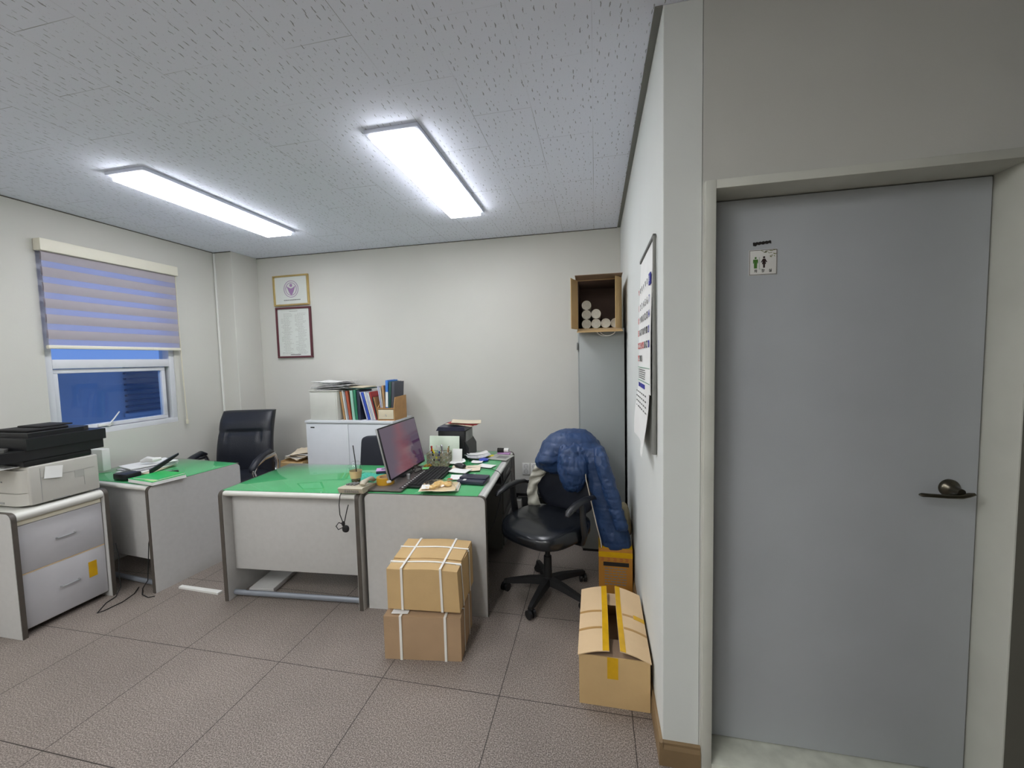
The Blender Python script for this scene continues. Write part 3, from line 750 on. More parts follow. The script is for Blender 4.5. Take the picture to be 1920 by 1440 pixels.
chairM = task_chair((-1.868, 3.12, 0), R(8), 'dark fabric office chair tucked behind the cup, partly hidden by the monitor', 'fabric_dark', 'fabric_dark', angs=[R(a) for a in (20, 92, 164, 236, 308)], arms=False, bw=.49, taper=.1, be=(.13, .18))
chairM.scale = (1, 1, .855)

def exec_chair(loc, rz):
    t = thing('executive_chair', loc, 'tall black leather executive chair with chrome armrests behind the window desk', 'chair', rz)
    star_base(t, [R(a) for a in (18, 90, 162, 234, 306)])
    nb('blackmat').cbox((0, 0, .41), (.28, .28, .03), .01).out('seat_plate', t)
    nb('leather').blob((0, -.02, .475), (.54, .54, .13), .55, .5, 40, 14).out('seat', t, ang=1.2)
    # back: thick slab with a headrest roll and stitched channels
    def sec(z):
        k = (z-.50)/.66
        w = .285*(1-.10*max(0, k-.5)*2*.9) if k > .5 else .285
        w = .278 - .028*k
        if k > .93: w *= 1-(k-.93)*1.0
        yb = .215+.16*k - .05*math.sin(k*PI)
        th = .055 if k < .95 else .055*(1-(k-.95)*9)
        return w, yb, th
    rings = []
    n = 34
    for i in range(n+1):
        z = .50+.61*i/n; k = i/n; w, yb, th = sec(z)
        ring = []
        m = 72
        for j in range(m):
            a = 2*PI*j/m
            cx = math.copysign(abs(math.cos(a))**.35, math.cos(a)); sy = math.copysign(abs(math.sin(a))**.6, math.sin(a))
            x = w*cx; y = yb+th*sy
            if sy < 0:
                y -= .02*math.exp(-((k-.85)/.13)**2)
                if abs(x) < .165 and k < .66:  # stitched vertical channels
                    y += .016-.020*abs(math.sin(x/.165*PI*2))**.6
                y += .024*math.exp(-((k-.665)/.022)**2)*(1 if abs(x) < .17 else .3)
            ring.append((x, y, z))
        rings.append(ring)
    b = nb('leather'); b.loft(rings); b.out('backrest', t, ang=1.3)
    for sx in (-1, 1):
        x = sx*.32
        b = nb('leather'); b.tube([(x, -.235, .60), (x, -.225, .635), (x, -.15, .685), (x, -.05, .715), (x, .06, .735), (x, .13, .71)], [.018, .032, .034, .032, .030, .016], 12, flat=.8, up=(0, 0, 1)); ar = b.out('arm_pad', t, ang=1.0)
        x += sx*.012; b = nb('chrome'); b.tube([(x, .13, .69), (x, .17, .62), (x, .15, .50), (x, .06, .43), (x, -.08, .43), (x, -.19, .50), (x, -.235, .60), (x, -.19, .655), (x, -.05, .69), (x, .13, .69)], .017, 10, flat=1.4, up=(0, 0, 1))
        b.out('arm_loop', ar, ang=1.0)
    return t
exec_chair((-3.433, 3.15, 0), R(15))

# ================================================================== jacket over the swivel chair
jk = thing('padded_jacket', (-.205, 2.80, .95), 'navy blue padded jacket draped over the back of the swivel chair', 'jacket')
def JW(o): return W2(o, jk)
def px_loft(b, rows, nseg=28, sm=5, e=.85):
    """rows: (v, uL, uR, y centre, depth): silhouette rows, each a rounded cross-section with its own depth"""
    rr = []
    for i in range(len(rows)-1):
        a, c = rows[i], rows[i+1]
        for k in range(sm): rr.append([a[j]+(c[j]-a[j])*k/sm for j in range(5)])
    rr.append(list(rows[-1]))
    rings = []
    for v, uL, uR, yc, dp in rr:
        L = at(uL, v, yc); Rr = at(uR, v, yc); c = (L+Rr)/2; hw = (Rr.x-L.x)/2; ring = []
        for j in range(nseg):
            a = 2*PI*j/nseg
            cx = math.copysign(abs(math.cos(a))**e, math.cos(a)); sy = math.copysign(abs(math.sin(a))**e, math.sin(a))
            ring.append(Vector((c.x+hw*cx, c.y+dp/2*sy, c.z)))
        rings.append(ring)
    b.loft(rings)
def fuse(b, name, parent, vox=.009, amp=.009, ph=0, smooth=4, fold=(15, 15, 6), quilt=.08):
    """melt the overlapping lumps into one padded skin, then wrinkle it along its normals"""
    o = b.out(name)
    r = o.modifiers.new('r', 'REMESH'); r.mode = 'VOXEL'; r.voxel_size = vox
    sm = o.modifiers.new('s', 'SMOOTH'); sm.factor = .6; sm.iterations = smooth
    dg = bpy.context.evaluated_depsgraph_get(); dg.update()
    me = bpy.data.meshes.new_from_object(o.evaluated_get(dg)); o.modifiers.clear()
    old = o.data; mats = list(old.materials); o.data = me; bpy.data.meshes.remove(old)
    me.materials.clear()
    for m_ in mats: me.materials.append(m_)
    nv = [Vector(v.normal) for v in me.vertices]
    for v, nn in zip(me.vertices, nv):
        p = v.co
        q = Vector((p.x*fold[0]+ph, p.y*fold[1], p.z*fold[2]))
        a = noise.noise(q)*amp + (1-abs(noise.noise(q*1.9+Vector((7, ph, 0)))*2.2))*amp*.45 + noise.noise(p*55)*amp*.07
        zz = p.z+.012*noise.noise(p*12)
        a -= .0035*max(0, 1-abs(((zz/quilt) % 1)-.5)*9)
        v.co = p+nn*(a-amp*.35)
    for pl in me.polygons: pl.use_smooth = True
    o.parent = parent; o.matrix_parent_inverse = Matrix.Translation(-parent.location)
    return o
b = nb('navy')
px_loft(b, [(805, 1062, 1086, 2.82, .06), (808, 1046, 1100, 2.82, .16), (815, 1031, 1112, 2.82, .24), (830, 1018, 1125, 2.82, .30), (850, 1009, 1134, 2.82, .32), (864, 1004, 1139, 2.82, .31), (876, 1008, 1143, 2.82, .25), (884, 1020, 1143, 2.82, .20)], 44, e=.7)
px_loft(b, [(836, 1076, 1132, 2.72, .14), (860, 1080, 1142, 2.70, .17), (890, 1094, 1147, 2.70, .17), (920, 1101, 1155, 2.69, .17), (950, 1109, 1163, 2.68, .16), (980, 1116, 1172, 2.68, .15), (1005, 1123, 1181, 2.67, .14), (1024, 1129, 1186, 2.67, .12), (1030, 1134, 1182, 2.67, .07)], 36)
px_loft(b, [(834, 1022, 1052, 2.76, .10), (850, 1014, 1052, 2.71, .11), (864, 1008, 1050, 2.69, .11), (872, 1010, 1040, 2.70, .06)], 24)
fuse(b, 'jacket_body', jk)
b = nb('navy')
px_loft(b, [(826, 1056, 1098, 2.74, .08), (840, 1049, 1103, 2.685, .13), (862, 1045, 1106, 2.655, .15), (884, 1046, 1104, 2.65, .15), (902, 1050, 1099, 2.65, .13), (914, 1056, 1092, 2.655, .10), (922, 1064, 1084, 2.66, .05)], 30)
fuse(b, 'jacket_hood', jk, vox=.008, amp=.013, ph=4, fold=(30, 26, 9), quilt=.07)
b = nb('navy')
px_loft(b, [(838, 1112, 1130, 2.64, .06), (852, 1112, 1138, 2.60, .09), (870, 1115, 1144, 2.585, .10), (905, 1124, 1155, 2.575, .10), (940, 1135, 1165, 2.57, .095), (970, 1145, 1173, 2.575, .09), (988, 1151, 1178, 2.58, .08), (994, 1153, 1177, 2.58, .06)], 24)
fuse(b, 'jacket_sleeve', jk, vox=.008, amp=.008, ph=9, fold=(16, 16, 15), quilt=.065)
def lin_sheet(u, v):
    L = [(864, 1008, 1050), (874, 1003, 1036), (884, 998, 1025), (896, 993, 1016), (908, 990, 1007), (925, 989, 1007), (940, 990, 1011), (956, 994, 1016)]
    t = v*(len(L)-1); i = min(int(t), len(L)-2); f = t-i
    vv, a, c = [L[i][k]+(L[i+1][k]-L[i][k])*f for k in range(3)]
    p = at(a+(c-a)*u, vv, 2.79-.012*math.sin(u*PI)); p.y += .016*noise.noise(p*24)+.010*math.sin((u*1.3+v*8)*PI+3*noise.noise(p*9)); p.x += .006*noise.noise(p*30+Vector((5, 5, 5))); return p
JW(nb('lining').sheet(lin_sheet, 14, 60, .006).out('jacket_lining', ang=1.3))
pts = [at(u, v, y) for u, v, y in ((1096, 872, 2.605), (1099, 900, 2.60), (1106, 930, 2.60), (1113, 960, 2.60), (1120, 990, 2.605), (1126, 1012, 2.61), (1128, 1026, 2.615))]
JW(nb('zip').tube(pts, .0035, 6).out('zipper', ang=1.0))

# ================================================================== boxes
def strap_loop(b, x0, x1, y0, y1, z0, z1, w=.012, along='y', c=0, th=.0018):
    """a strap round a box, in the plane x = c (along 'y') or y = c (along 'x')"""
    e = th
    if along == 'y':
        for a, q in (((c-w/2, y0-e, z0), (c+w/2, y0, z1+e)), ((c-w/2, y1, z0), (c+w/2, y1+e, z1+e)), ((c-w/2, y0, z1), (c+w/2, y1, z1+e))): b.box(a, q)
    else:
        for a, q in (((x0-e, c-w/2, z0), (x0, c+w/2, z1+e)), ((x1, c-w/2, z0), (x1+e, c+w/2, z1+e)), ((x0, c-w/2, z1), (x1, c+w/2, z1+e))): b.box(a, q)
def bulged_box(b, w, d, h, bulge=.01, T=None, n=8, sag=0):
    """box with slightly bulging faces and soft edges"""
    tmp = []
    def P(x, y, z):
        bx = 1-(2*x)**2; by = 1-(2*y)**2; bz = 1-(2*z-1)**2
        X = x*w + math.copysign(bulge*by*bz, x)*(1 if abs(x) > .499 else 0)
        Y = y*d + math.copysign(bulge*bx*bz, y)*(1 if abs(y) > .499 else 0)
        Z = z*h + (bulge*1.0*bx*by if z > .999 else 0) - sag*(1-abs(2*x))*0
        return (X, Y, Z)
    vs = {}
    def V(i, j, k):
        key = (i, j, k)
        if key not in vs: vs[key] = b.bm.verts.new(P(i/n-.5, j/n-.5, k/n))
        return vs[key]
    for i in range(n):
        for j in range(n):
            b.face([V(i, j, 0), V(i, j+1, 0), V(i+1, j+1, 0), V(i+1, j, 0)]); b.face([V(i, j, n), V(i+1, j, n), V(i+1, j+1, n), V(i, j+1, n)])
            b.face([V(i, 0, j), V(i+1, 0, j), V(i+1, 0, j+1), V(i, 0, j+1)]); b.face([V(i, n, j), V(i, n, j+1), V(i+1, n, j+1), V(i+1, n, j)])
            b.face([V(0, i, j), V(0, i, j+1), V(0, i+1, j+1), V(0, i+1, j)]); b.face([V(n, i, j), V(n, i+1, j), V(n, i+1, j+1), V(n, i, j+1)])
    b._fin(vs.values(), T)
lb = thing('cardboard_box', (-.925, 2.02, 0), 'brown cardboard box tied with white straps, bottom of the stack by the desk', 'box', R(7))
b = nb('card_brown'); bulged_box(b, .415, .30, .235, .003); b.out('carton', lb)
b = nb('strap')
for x in (-.115, .125): strap_loop(b, 0, 0, -.1535, .1535, .0, .2385, .013, 'y', x)
for y in (-.07, .06): strap_loop(b, -.2105, .2105, 0, 0, .0, .2386, .008, 'x', y)
b.out('straps', lb, smooth=False)
o = nb('paper').box((-.06, -.02, .2402), (.03, .02, .2412)).out('paper_label', lb, smooth=False); o.location = (-.11, -.115, .0015); 
lb2 = lb
ub = thing('cardboard_box', (-.918, 2.05, .2535), 'tan cardboard box tied with white straps, on top of the stack by the desk', 'box', R(4))
ub.rotation_euler = (R(0), R(0), R(4))
b = nb('card')
def squash(o):
    # crushed top: lower along the front edge, back right corner pushed in
    for v in o.data.vertices:
        v.co.z *= 1+.045*(v.co.y/.15)-.004
        v.co.x += -.010*max(0, v.co.x/.2)*(v.co.z/.235)*(1 if v.co.y < 0 else .2)
        v.co.z += .004*math.sin(v.co.x*16+1)*(v.co.z > .2)
b2 = bulged_box(b, .40, .30, .235, .004)
squash(b.out('carton', ub))
b = nb('card'); 
for k in range(6): b.box((-.198+.397*k/6, -.055, .2385), (-.198+.397*(k+1)/6, .148, .2435))
squash(b.out('top_flap', ub, smooth=False))
b = nb('strap')
for x in (-.115, .105):
    strap_loop(b, 0, 0, -.1545, .1545, .0, .2450, .012, 'y', x)
for y, zz in ((-.085, .2400), (.055, .2462)):
    strap_loop(b, -.2045, .2045, 0, 0, .0, .235, .010, 'x', y)
    for k in range(8): b.box((-.2045+.409*k/8, y-.005, zz-.001), (-.2045+.409*(k+1)/8, y+.005, zz+.001))
squash(b.out('straps', ub, smooth=False))

# open box by the right wall
ob = thing('taped_box', (.07, 2.0, 0), 'half-open cardboard box with yellow taped flaps on the floor against the right wall', 'box')
X0, X1, Y0, Y1, H = -.155, .155, -.25, .25, .235
b = nb('card')
th = .004
b.box((X0, Y0, 0), (X1, Y0+th, H)); b.box((X0, Y1-th, 0), (X1, Y1, H)); b.box((X0, Y0+th, 0), (X0+th, Y1-th, H)); b.box((X1-th, Y0+th, 0), (X1, Y1-th, H)); b.box((X0+th, Y0+th, .001), (X1-th, Y1-th, th))
b.out('carton', ob, smooth=False)
def flap(b, o, ux, uy, w, d, mname=None, bow=.006, wobble=0, th=.004, sub=(0, 1, 0, 1), off=0):
    """bent cardboard flap; sub picks a strip of it, off lifts that strip off the board"""
    o, ux, uy = Vector(o), Vector(ux).normalized(), Vector(uy).normalized(); n = ux.cross(uy)
    if n.z < 0: n = -n
    u0, u1, v0, v1 = sub
    def f(u, v):
        u = u0+(u1-u0)*u; v = v0+(v1-v0)*v
        return o+ux*w*u+uy*d*v+n*(bow*math.sin(PI*v)+wobble*math.sin(u*5+v*2)*v+off)
    b.sheet(f, 12, 8, th)
FL = ((X0-.004, Y0-.008, H+.001), (0, 1, .02), (1, 0, .22), .50, .143)
FR = ((X1+.004, Y0-.008, H-.004), (0, 1, .02), (-1, 0, .30), .50, .140)
b = nb('card_pale'); flap(b, *FL, wobble=.004); fl = b.out('top_flap', ob)
b = nb('tape'); flap(b, *FL, wobble=.004, th=.0008, sub=(0, 1, .80, 1.0), off=.0030); b.out('yellow_tape', fl)
b = nb('tape_old')
for u in (.30, .56): flap(b, *FL, wobble=.004, th=.0006, sub=(u, u+.03, 0, .79), off=.0028)
b.out('worn_tape', fl)
b = nb('card_pale'); flap(b, *FR, wobble=.004); fl = b.out('top_flap', ob)
b = nb('tape'); flap(b, *FR, wobble=.004, th=.0008, sub=(0, 1, .82, 1.0), off=.0030); flap(b, *FR, wobble=.004, th=.0008, sub=(.52, .58, 0, .4), off=.0028); b.out('yellow_tape', fl)
b = nb('tape_old')
flap(b, *FR, wobble=.004, th=.0006, sub=(.32, .35, 0, .8), off=.0028); flap(b, *FR, wobble=.004, th=.0006, sub=(.53, .56, .42, .8), off=.0028)
b.out('worn_tape', fl)
b = nb('card_pale'); flap(b, (X0+.012, Y1, H-.002), (1, 0, 0), (0, -1, .06), .28, .12, bow=-.002); b.out('end_flap', ob)
b = nb('card_in'); flap(b, (X0+.02, Y0+.005, H-.002), (1, 0, 0), (0, 1, -.12), .27, .14); b.out('end_flap', ob)
b = nb('tape'); b.box((-.03, Y0-.0015, .135), (.018, Y0-.0002, H)); b.out('yellow_tape', ob, smooth=False)
b = nb('card_brown'); b.box((-.12, -.2, .006), (.12, .2, .14)); b.out('inner_carton', ob, smooth=False)
ob.location = (.0695, 2.005, 0)

# printed box behind it
pb = thing('printed_carton', (.118, 2.74, 0), 'orange brown printed carton with yellow tape behind the half-open box', 'box')
nb('card_orange').box((-.108, -.12, 0), (.108, .14, .325), .003).out('carton', pb)
b = nb('tape'); b.box((-.1085, -.1225, .265), (.1085, -.1203, .30)); b.box((-.1085, -.1225, .3253), (.1085, .02, .327)); b.out('yellow_tape', pb, smooth=False)
b = nb('print'); b.box((-.078, -.1215, .205), (.085, -.1202, .232)); b.out('title_bar', pb, smooth=False)
b = nb('faint')
random.seed(5)
for k in range(7):
    z = .19-.018*k; x = -.07
    while x < .065:
        L = random.uniform(.01, .03); b.box((x, -.1212, z-.003), (min(x+L, .07), -.1202, z+.003)); x += L+.006
b.out('small_print', pb, smooth=False)
M['dimred'] = mat('faded red brown print', (150, 74, 40), rough=.7, var=.1)
b = nb('dimred')
for x in (-.085, -.045, -.005, .035, .07):
    b.box((x-.010, -.1212, .256), (x+.010, -.1202, .259)); b.box((x-.010, -.1212, .240), (x+.010, -.1202, .243)); b.box((x-.002, -.1212, .2435), (x+.001, -.1202, .2555)); b.box((x+.007, -.1212, .2435), (x+.010, -.1202, .2555))
b.out('printed_marks', pb, smooth=False)
# beige cushion squeezed between jacket and wall
def cush(p):
    return p
o = nb('beige').blob((0, 0, 0), (.075, .16, .22), .6, .7, 24, 14).out('neck_cushion', ang=1.3); o.location = (.195, 2.84, .44); o.rotation_euler = (R(10), R(-8), 0)
tag(o, 'beige cushion squeezed between the jacket and the right wall', 'cushion')

# low black rack with boxes behind the chair
rk = thing('low_rack', (-.56, 3.70, 0), 'low black rack by the back wall behind the swivel chair', 'rack')
b = nb('blackmat'); b.box((-.24, -.2, .33), (.42, .2, .36), .003); b.box((-.24, -.2, .17), (.42, .2, .185), .002)
for x in (-.24, .40): 
    for y in (-.2, .18): b.box((x, y, 0), (x+.02, y+.02, .33))
b.out('rack_frame', rk, smooth=False)
o = nb('white').box((-.045, -.04, 0), (.045, .04, .12), .01).out('white_tin'); o.location = (-.715, 3.50, .186); tag(o, 'small white container on the low black rack', 'container')
bb = thing('low_carton', (-.64, 3.56, 0), 'small brown carton with a white rim under the low rack', 'box')
nb('card_brown').box((-.12, -.1, 0), (.12, .1, .13), .003).out('carton', bb); nb('white').box((-.125, -.105, .1305), (.125, .105, .145), .003).out('lid', bb)

# box of papers beside the executive chair
cbx = thing('open_carton', (-3.075, 3.70, 0), 'brown carton full of crumpled white papers left of the white cabinet', 'box')
b = nb('card'); b.box((-.135, -.2, 0), (.135, .2, .56)); b.box((-.135, -.195, .56), (-.131, .195, .58)); b.box((.131, -.2, .56), (.135, .2, .578)); b.out('carton', cbx, smooth=False)
for k in range(5):
    random.seed(20+k)
    ph = random.uniform(0, 6); hx = .145 if k else .15
    o = nb('paper' if k % 2 else 'paper_old').sheet(lambda u, v, ph=ph, k=k: (-.11+.22*u, -.15+.30*v, .008*math.sin(5*u+ph)*math.cos(4*v)+.014*noise.noise(Vector((u*4, v*4, 1)))), 12, 12, .003).out('crumpled_paper')
    o.location = (-3.07+.008*(k-2), 3.70, .592+.014*k); o.rotation_euler = (0, 0, R(9*(k-2)))
    tag(o, ['yellowish crumpled paper at the bottom of the carton left of the white cabinet', 'white crumpled paper second from the bottom in the carton left of the white cabinet', 'yellowish crumpled paper in the middle of the pile in the open carton', 'white crumpled paper just under the top one in the open carton', 'yellowish crumpled paper topmost in the open carton beside the executive chair'][k], 'paper', 'crumpled papers in the carton')

# ================================================================== grey cabinet and the box on top
gc = thing('tall_cabinet', (.055, 3.22, 0), 'tall grey steel cabinet in the back right corner', 'cabinet')
nb('cabgrey').box((-.178, 0, .02), (.168, .66, 1.80), .003).out('cabinet_body', gc)
nb('blackmat').box((-.17, .005, 0), (.16, .65, .02)).out('plinth', gc, smooth=False)
nb('cabgrey').box((-.19, .04, .35), (-.179, .65, 1.78), .003).out('cabinet_door', gc)
nb('greyplastic').box((-.2, .01, 1.64), (-.1905, .06, 1.70), .002).out('door_handle', gc)
tbx = thing('tube_box', (.03, 3.245, 1.803), 'open cardboard box of paper tubes lying on the tall grey cabinet', 'box')
w0, w1, d, h, th = -.165, .175, .42, .385, .005
b = nb('card')
b.box((w0, 0, 0), (w1, d, th)); b.box((w0, 0, h-th), (w1, d, h)); b.box((w0, 0, th), (w0+th, d, h-th)); b.box((w1-th, 0, th), (w1, d, h-th)); b.box((w0+th, d-th, th), (w1-th, d, h-th))
b.out('carton', tbx, smooth=False)
M['shade_card'] = mat('inner board with painted shade', (104, 86, 78), rough=.9)  # liner coloured dark to stand for the shade inside the box
b = nb('shade_card'); e = .0015
b.box((w0+th, .004, th), (w0+th+e, d-th, h-th)); b.box((w1-th-e, .004, th), (w1-th, d-th, h-th)); b.box((w0+th+e, d-th-e, th), (w1-th-e, d-th, h-th)); b.box((w0+th+e, .004, h-th-e), (w1-th-e, d-th-e, h-th)); b.out('shade_lining', tbx, smooth=False)
b = nb('card'); flap(b, (w0-.0, -.002, 0.0), (0, 0, 1), (-.35, -1, 0), h, .13, bow=-.004); b.out('left_flap', tbx)
b = nb('card'); flap(b, (w1, -.002, .0), (0, 0, 1), (-.50, -1, 0), h, .115, bow=.004); b.out('right_flap', tbx)
b = nb('card_in'); flap(b, (w0-.01, -.002, h), (1, 0, 0), (0, -1, .06), w1-w0+.01, .15, bow=.004); b.out('top_flap', tbx)
b = nb('card'); flap(b, (w0, -.002, .0), (1, 0, 0), (0, -1, -.25), w1-w0, .13, bow=-.003); b.out('bottom_flap', tbx)
M['tubew'] = mat('white paper tube', (216, 212, 200), rough=.8, var=.03); M['tubecore'] = mat('tube end', (196, 192, 180), rough=.85, var=.08, scale=60)
def paper_tube(x, z, y, label):
    t = thing('paper_tube', (x, y, z), label, 'tube', 0, 'paper tubes in the open box')
    nb('tubew').lathe([(.034, 0), (.037, 0), (.037, .34), (.034, .34), (.034, 0)], 24, T=Tr(0, 0, 0, rx=-PI/2), cap=False).out('tube_wall', t, ang=.9)
    nb('tubecore').lathe([(.001, .008), (.0335, .006), (.0335, .01), (.001, .012)], 20, T=Tr(0, 0, 0, rx=-PI/2)).out('tube_end', t, ang=.9)
zb = 1.803+.005+.0375
TL = [(-.095, 0, .02, 'white paper tube in the bottom row of the open box, leftmost'), (-.0205, 0, .0, 'white paper tube in the bottom row of the open box, second from left'), (.0540, 0, -.005, 'white paper tube in the bottom row of the open box, third from left'),
      (.1285, 0, .0, 'white paper tube in the bottom row of the open box, rightmost'), (-.0948, .0755, .03, 'white paper tube against the left side of the open box, middle of three'), (-.0195, .0765, .0, 'white paper tube alone on top of the bottom row'),
      (-.0946, .151, .035, 'white paper tube against the left side of the open box, topmost')]
for x, z, y, lab in TL: paper_tube(x+.03, zb+z, 3.255+y, lab)
b = nb('strap')
for r, dz, dx in ((.07, 0, 0), (.058, .004, .012)):
    b.tube([(dx+r*1.0*math.cos(a), -.012-.01*math.sin(a*1)*0, dz-.03+ -abs(.040*math.sin(a))) for a in [PI*k/14 for k in range(15)]], .003, 6)
o = b.out('white_cord_loop', ang=1.2); o.location = (.085, 3.218-.004, 1.812)
tag(o, 'white cord loop hanging under the open box over the cabinet front', 'cord')

# ================================================================== white low cabinet with books
wc = thing('low_cabinet', (-2.905, 3.53, 0), 'white low cabinet with a row of books on it', 'cabinet')
nb('cabwhite').box((0, .018, .03), (.965, .41, .975), .002).out('cabinet_body', wc)
nb('cabwhite').box((-.008, -.005, .975), (.973, .412, 1.0), .004).out('cabinet_top', wc)
for a, c in ((.003, .480), (.484, .962)):
    nb('cabwhite').box((a, 0, .04), (c, .0175, .968), .002).out('cabinet_door', wc)
nb('print').box((.055, -.002, .925), (.10, -.0001, .937)).out('door_badge', wc, smooth=False)
ZW = 1.0005
gb = thing('storage_box', (-2.87, 3.56, ZW), 'pale grey metal box at the left end of the white cabinet', 'box')
nb('binbox').box((0, .004, 0), (.315, .34, .295), .003).out('box_body', gb); nb('binbox').box((.012, 0, .012), (.302, .0035, .28), .002).out('box_door', gb)
nb('binbox').box((-.006, -.004, .2955), (.321, .344, .305), .002).out('box_lid', gb)
random.seed(11)
for k in range(7):
    ph = random.uniform(0, 6); m_ = ['newsprint', 'faint', 'paper', 'newsprint', 'paper', 'newsprint', 'paper'][k]
    w = random.uniform(.36, .42)
    o = nb(m_).sheet(lambda u, v, ph=ph, w=w: (-w/2+w*u, -.13+.27*v, .007*math.sin(6*u+ph)*(.4+abs(u-.5)*2)+.003*math.sin(7*v+ph)), 14, 5, .0035).out('newspaper')
    o.location = (-2.66+random.uniform(-.012, .03), 3.71, ZW+.318+k*.011); o.rotation_euler = (0, 0, R(random.uniform(-7, 7)))
    tag(o, ['crumpled newspaper at the bottom of the pile on the pale grey box', 'dark grey magazine second from the bottom on the pale grey box', 'white folded sheet third from the bottom on the pale grey box', 'grey newspaper in the middle of the pile on the pale grey box', 'white sheets above the middle of the pile on the pale grey box', 'grey newspaper just under the top of the pile on the pale grey box', 'white sheet topmost of the pile on the pale grey box'][k], 'newspaper')
BM = dict(tan=(176, 136, 92), white=(214, 214, 210), grey=(150, 152, 158), rust=(170, 84, 60), mint=(150, 196, 178), green=(44, 124, 92), navyb=(40, 46, 66), blue=(46, 76, 176), lilac=(188, 190, 214), red=(170, 60, 60), black=(40, 38, 38), cream=(214, 202, 176), dgreen=(36, 78, 70), dgrey=(74, 76, 86), sky=(60, 122, 206))
for k, v in BM.items(): M['bk_'+k] = mat(k+' book cover', v, rough=.55, var=.04)
def book(x, w, h, lean, d, key, label, z=ZW, y=3.60, group='books on the white cabinet', pagekey='paper', name='book', px=0):
    t = thing(name, (x, y, z), label, 'book', 0, group)
    T = Matrix.Rotation(-lean, 4, 'Y')
    T = Matrix.Rotation(lean, 4, 'Y')
    cv = .0015
    nb('bk_'+key).box((0, 0, 0), (w, .003, h), .0008, T=T).out('spine', t)
    b = nb('bk_'+key); b.box((0, .003, 0), (cv, d, h), T=T); b.box((w-cv, .003, 0), (w, d, h), T=T); b.out('cover', t, smooth=False)
    nb(pagekey).box((cv, .0035, .004), (w-cv, d-.004, h-.004), T=T).out('page_block', t, smooth=False)
    return t
bl_ = [(-2.515, .022, .29, -7, 'tan', 'tan book leaning against the pale grey box'), (-2.488, .014, .30, -7, 'white', 'thin white book beside the tan book, left end of the row'), (-2.470, .014, .285, -7, 'grey', 'thin grey book just left of the rust red book'), (-2.450, .026, .295, -7, 'rust', 'rust red book in the left half of the book row'),
       (-2.414, .030, .30, -4, 'mint', 'pale mint book right of the rust red book'), (-2.380, .026, .305, -3, 'green', 'green book next to the pale mint book'), (-2.350, .030, .30, -1, 'navyb', 'dark navy book between the green and blue books')]
for x, w, h, ln, key, lab in bl_: book(x, w, h, R(ln), .23, key, lab)
bl2 = [(-2.255, .012, .29, -14, 'lilac', 'thin lilac folder left of the bright blue book'), (-2.238, .024, .285, -14, 'blue', 'bright blue book leaning left in the row'), (-2.208, .014, .29, -14, 'white', 'thin white book just right of the bright blue book'), (-2.190, .014, .285, -14, 'lilac', 'pale lilac book third right of the bright blue book'),
       (-2.172, .016, .28, -14, 'white', 'white book leaning beside the red topped book'), (-2.152, .010, .29, -13, 'red', 'red edged thin book leaning left near the file holder'), (-2.138, .010, .235, -12, 'black', 'short black book leaning left near the file holder'), (-2.124, .009, .235, -12, 'tan', 'short tan book leaning beside the wooden file holder')]
for x, w, h, ln, key, lab in bl2: book(x, w, h, R(ln), .23, key, lab)
for k, (xx, key, lab) in enumerate(((-2.40, 'dgreen', 'dark green folder lying flat over the left half of the book row'), (-2.42, 'cream', 'cream folder lying on top of the dark green folder over the books'))):
    o = nb('bk_'+key).box((-.11, -.1, 0), (.12, .1, .009), .001).out('folder'); o.location = (xx+.02, 3.74, ZW+.312+k*.0125); o.rotation_euler = (0, R(1), R(4-9*k)); tag(o, lab, 'folder', 'books on the white cabinet')
# wooden file holder with a small drawer
fh = thing('file_holder', (-2.118, 3.575, ZW), 'wooden file holder with a small cream drawer at the right end of the cabinet', 'file holder')
b = nb('wood'); b.box((.0072, .001, .0005), (.1748, .249, .010)); b.box((.0072, .001, .115), (.1748, .249, .123)); b.box((.0072, .2495, .0005), (.1748, .2595, .20))
b.prism([(0, 0), (.26, 0), (.26, .23), (.13, .23), (0, .13)], 'x', 0, .007); b.prism([(0, 0), (.26, 0), (.26, .235), (.03, .23), (.0, .14)], 'x', .175, .182)
b.out('holder_body', fh, smooth=False)
dr = nb('bk_cream').box((.010, -.003, .016), (.172, .2, .108), .002).out('drawer', fh)
nb('steelgrey').tube([(.088, -.0035, .062), (.091, -.010, .06), (.099, -.0105, .048), (.095, -.0035, .045)], .003, 6).out('drawer_pull', dr)
fl_ = [(-2.098, .012, .215, -7, 'lilac', 'lilac ring binder leaning left in the wooden file holder'), (-2.082, .010, .205, -6, 'white', 'white folder leaning in the wooden file holder'), (-2.066, .020, .222, -3, 'tan', 'tan folder between the white folder and the blue binder'),
       (-2.043, .026, .275, 2, 'sky', 'blue and white binder standing tallest in the wooden file holder'), (-2.013, .024, .262, 4, 'dgreen', 'dark green binder right of the blue binder'), (-1.983, .028, .26, 4, 'dgrey', 'dark grey binder at the right end of the wooden file holder')]
for x, w, h, ln, key, lab in fl_:
    t = book(x, w, h, R(ln), .2, key, lab, z=ZW+.1235, y=3.60, group='folders in the wooden file holder', name='binder')
    if key == 'sky': nb('paper').box((.002, -.0015, .01), (.028, -.0002, .16), T=Matrix.Rotation(R(ln), 4, 'Y')).out('spine_label', t, smooth=False)

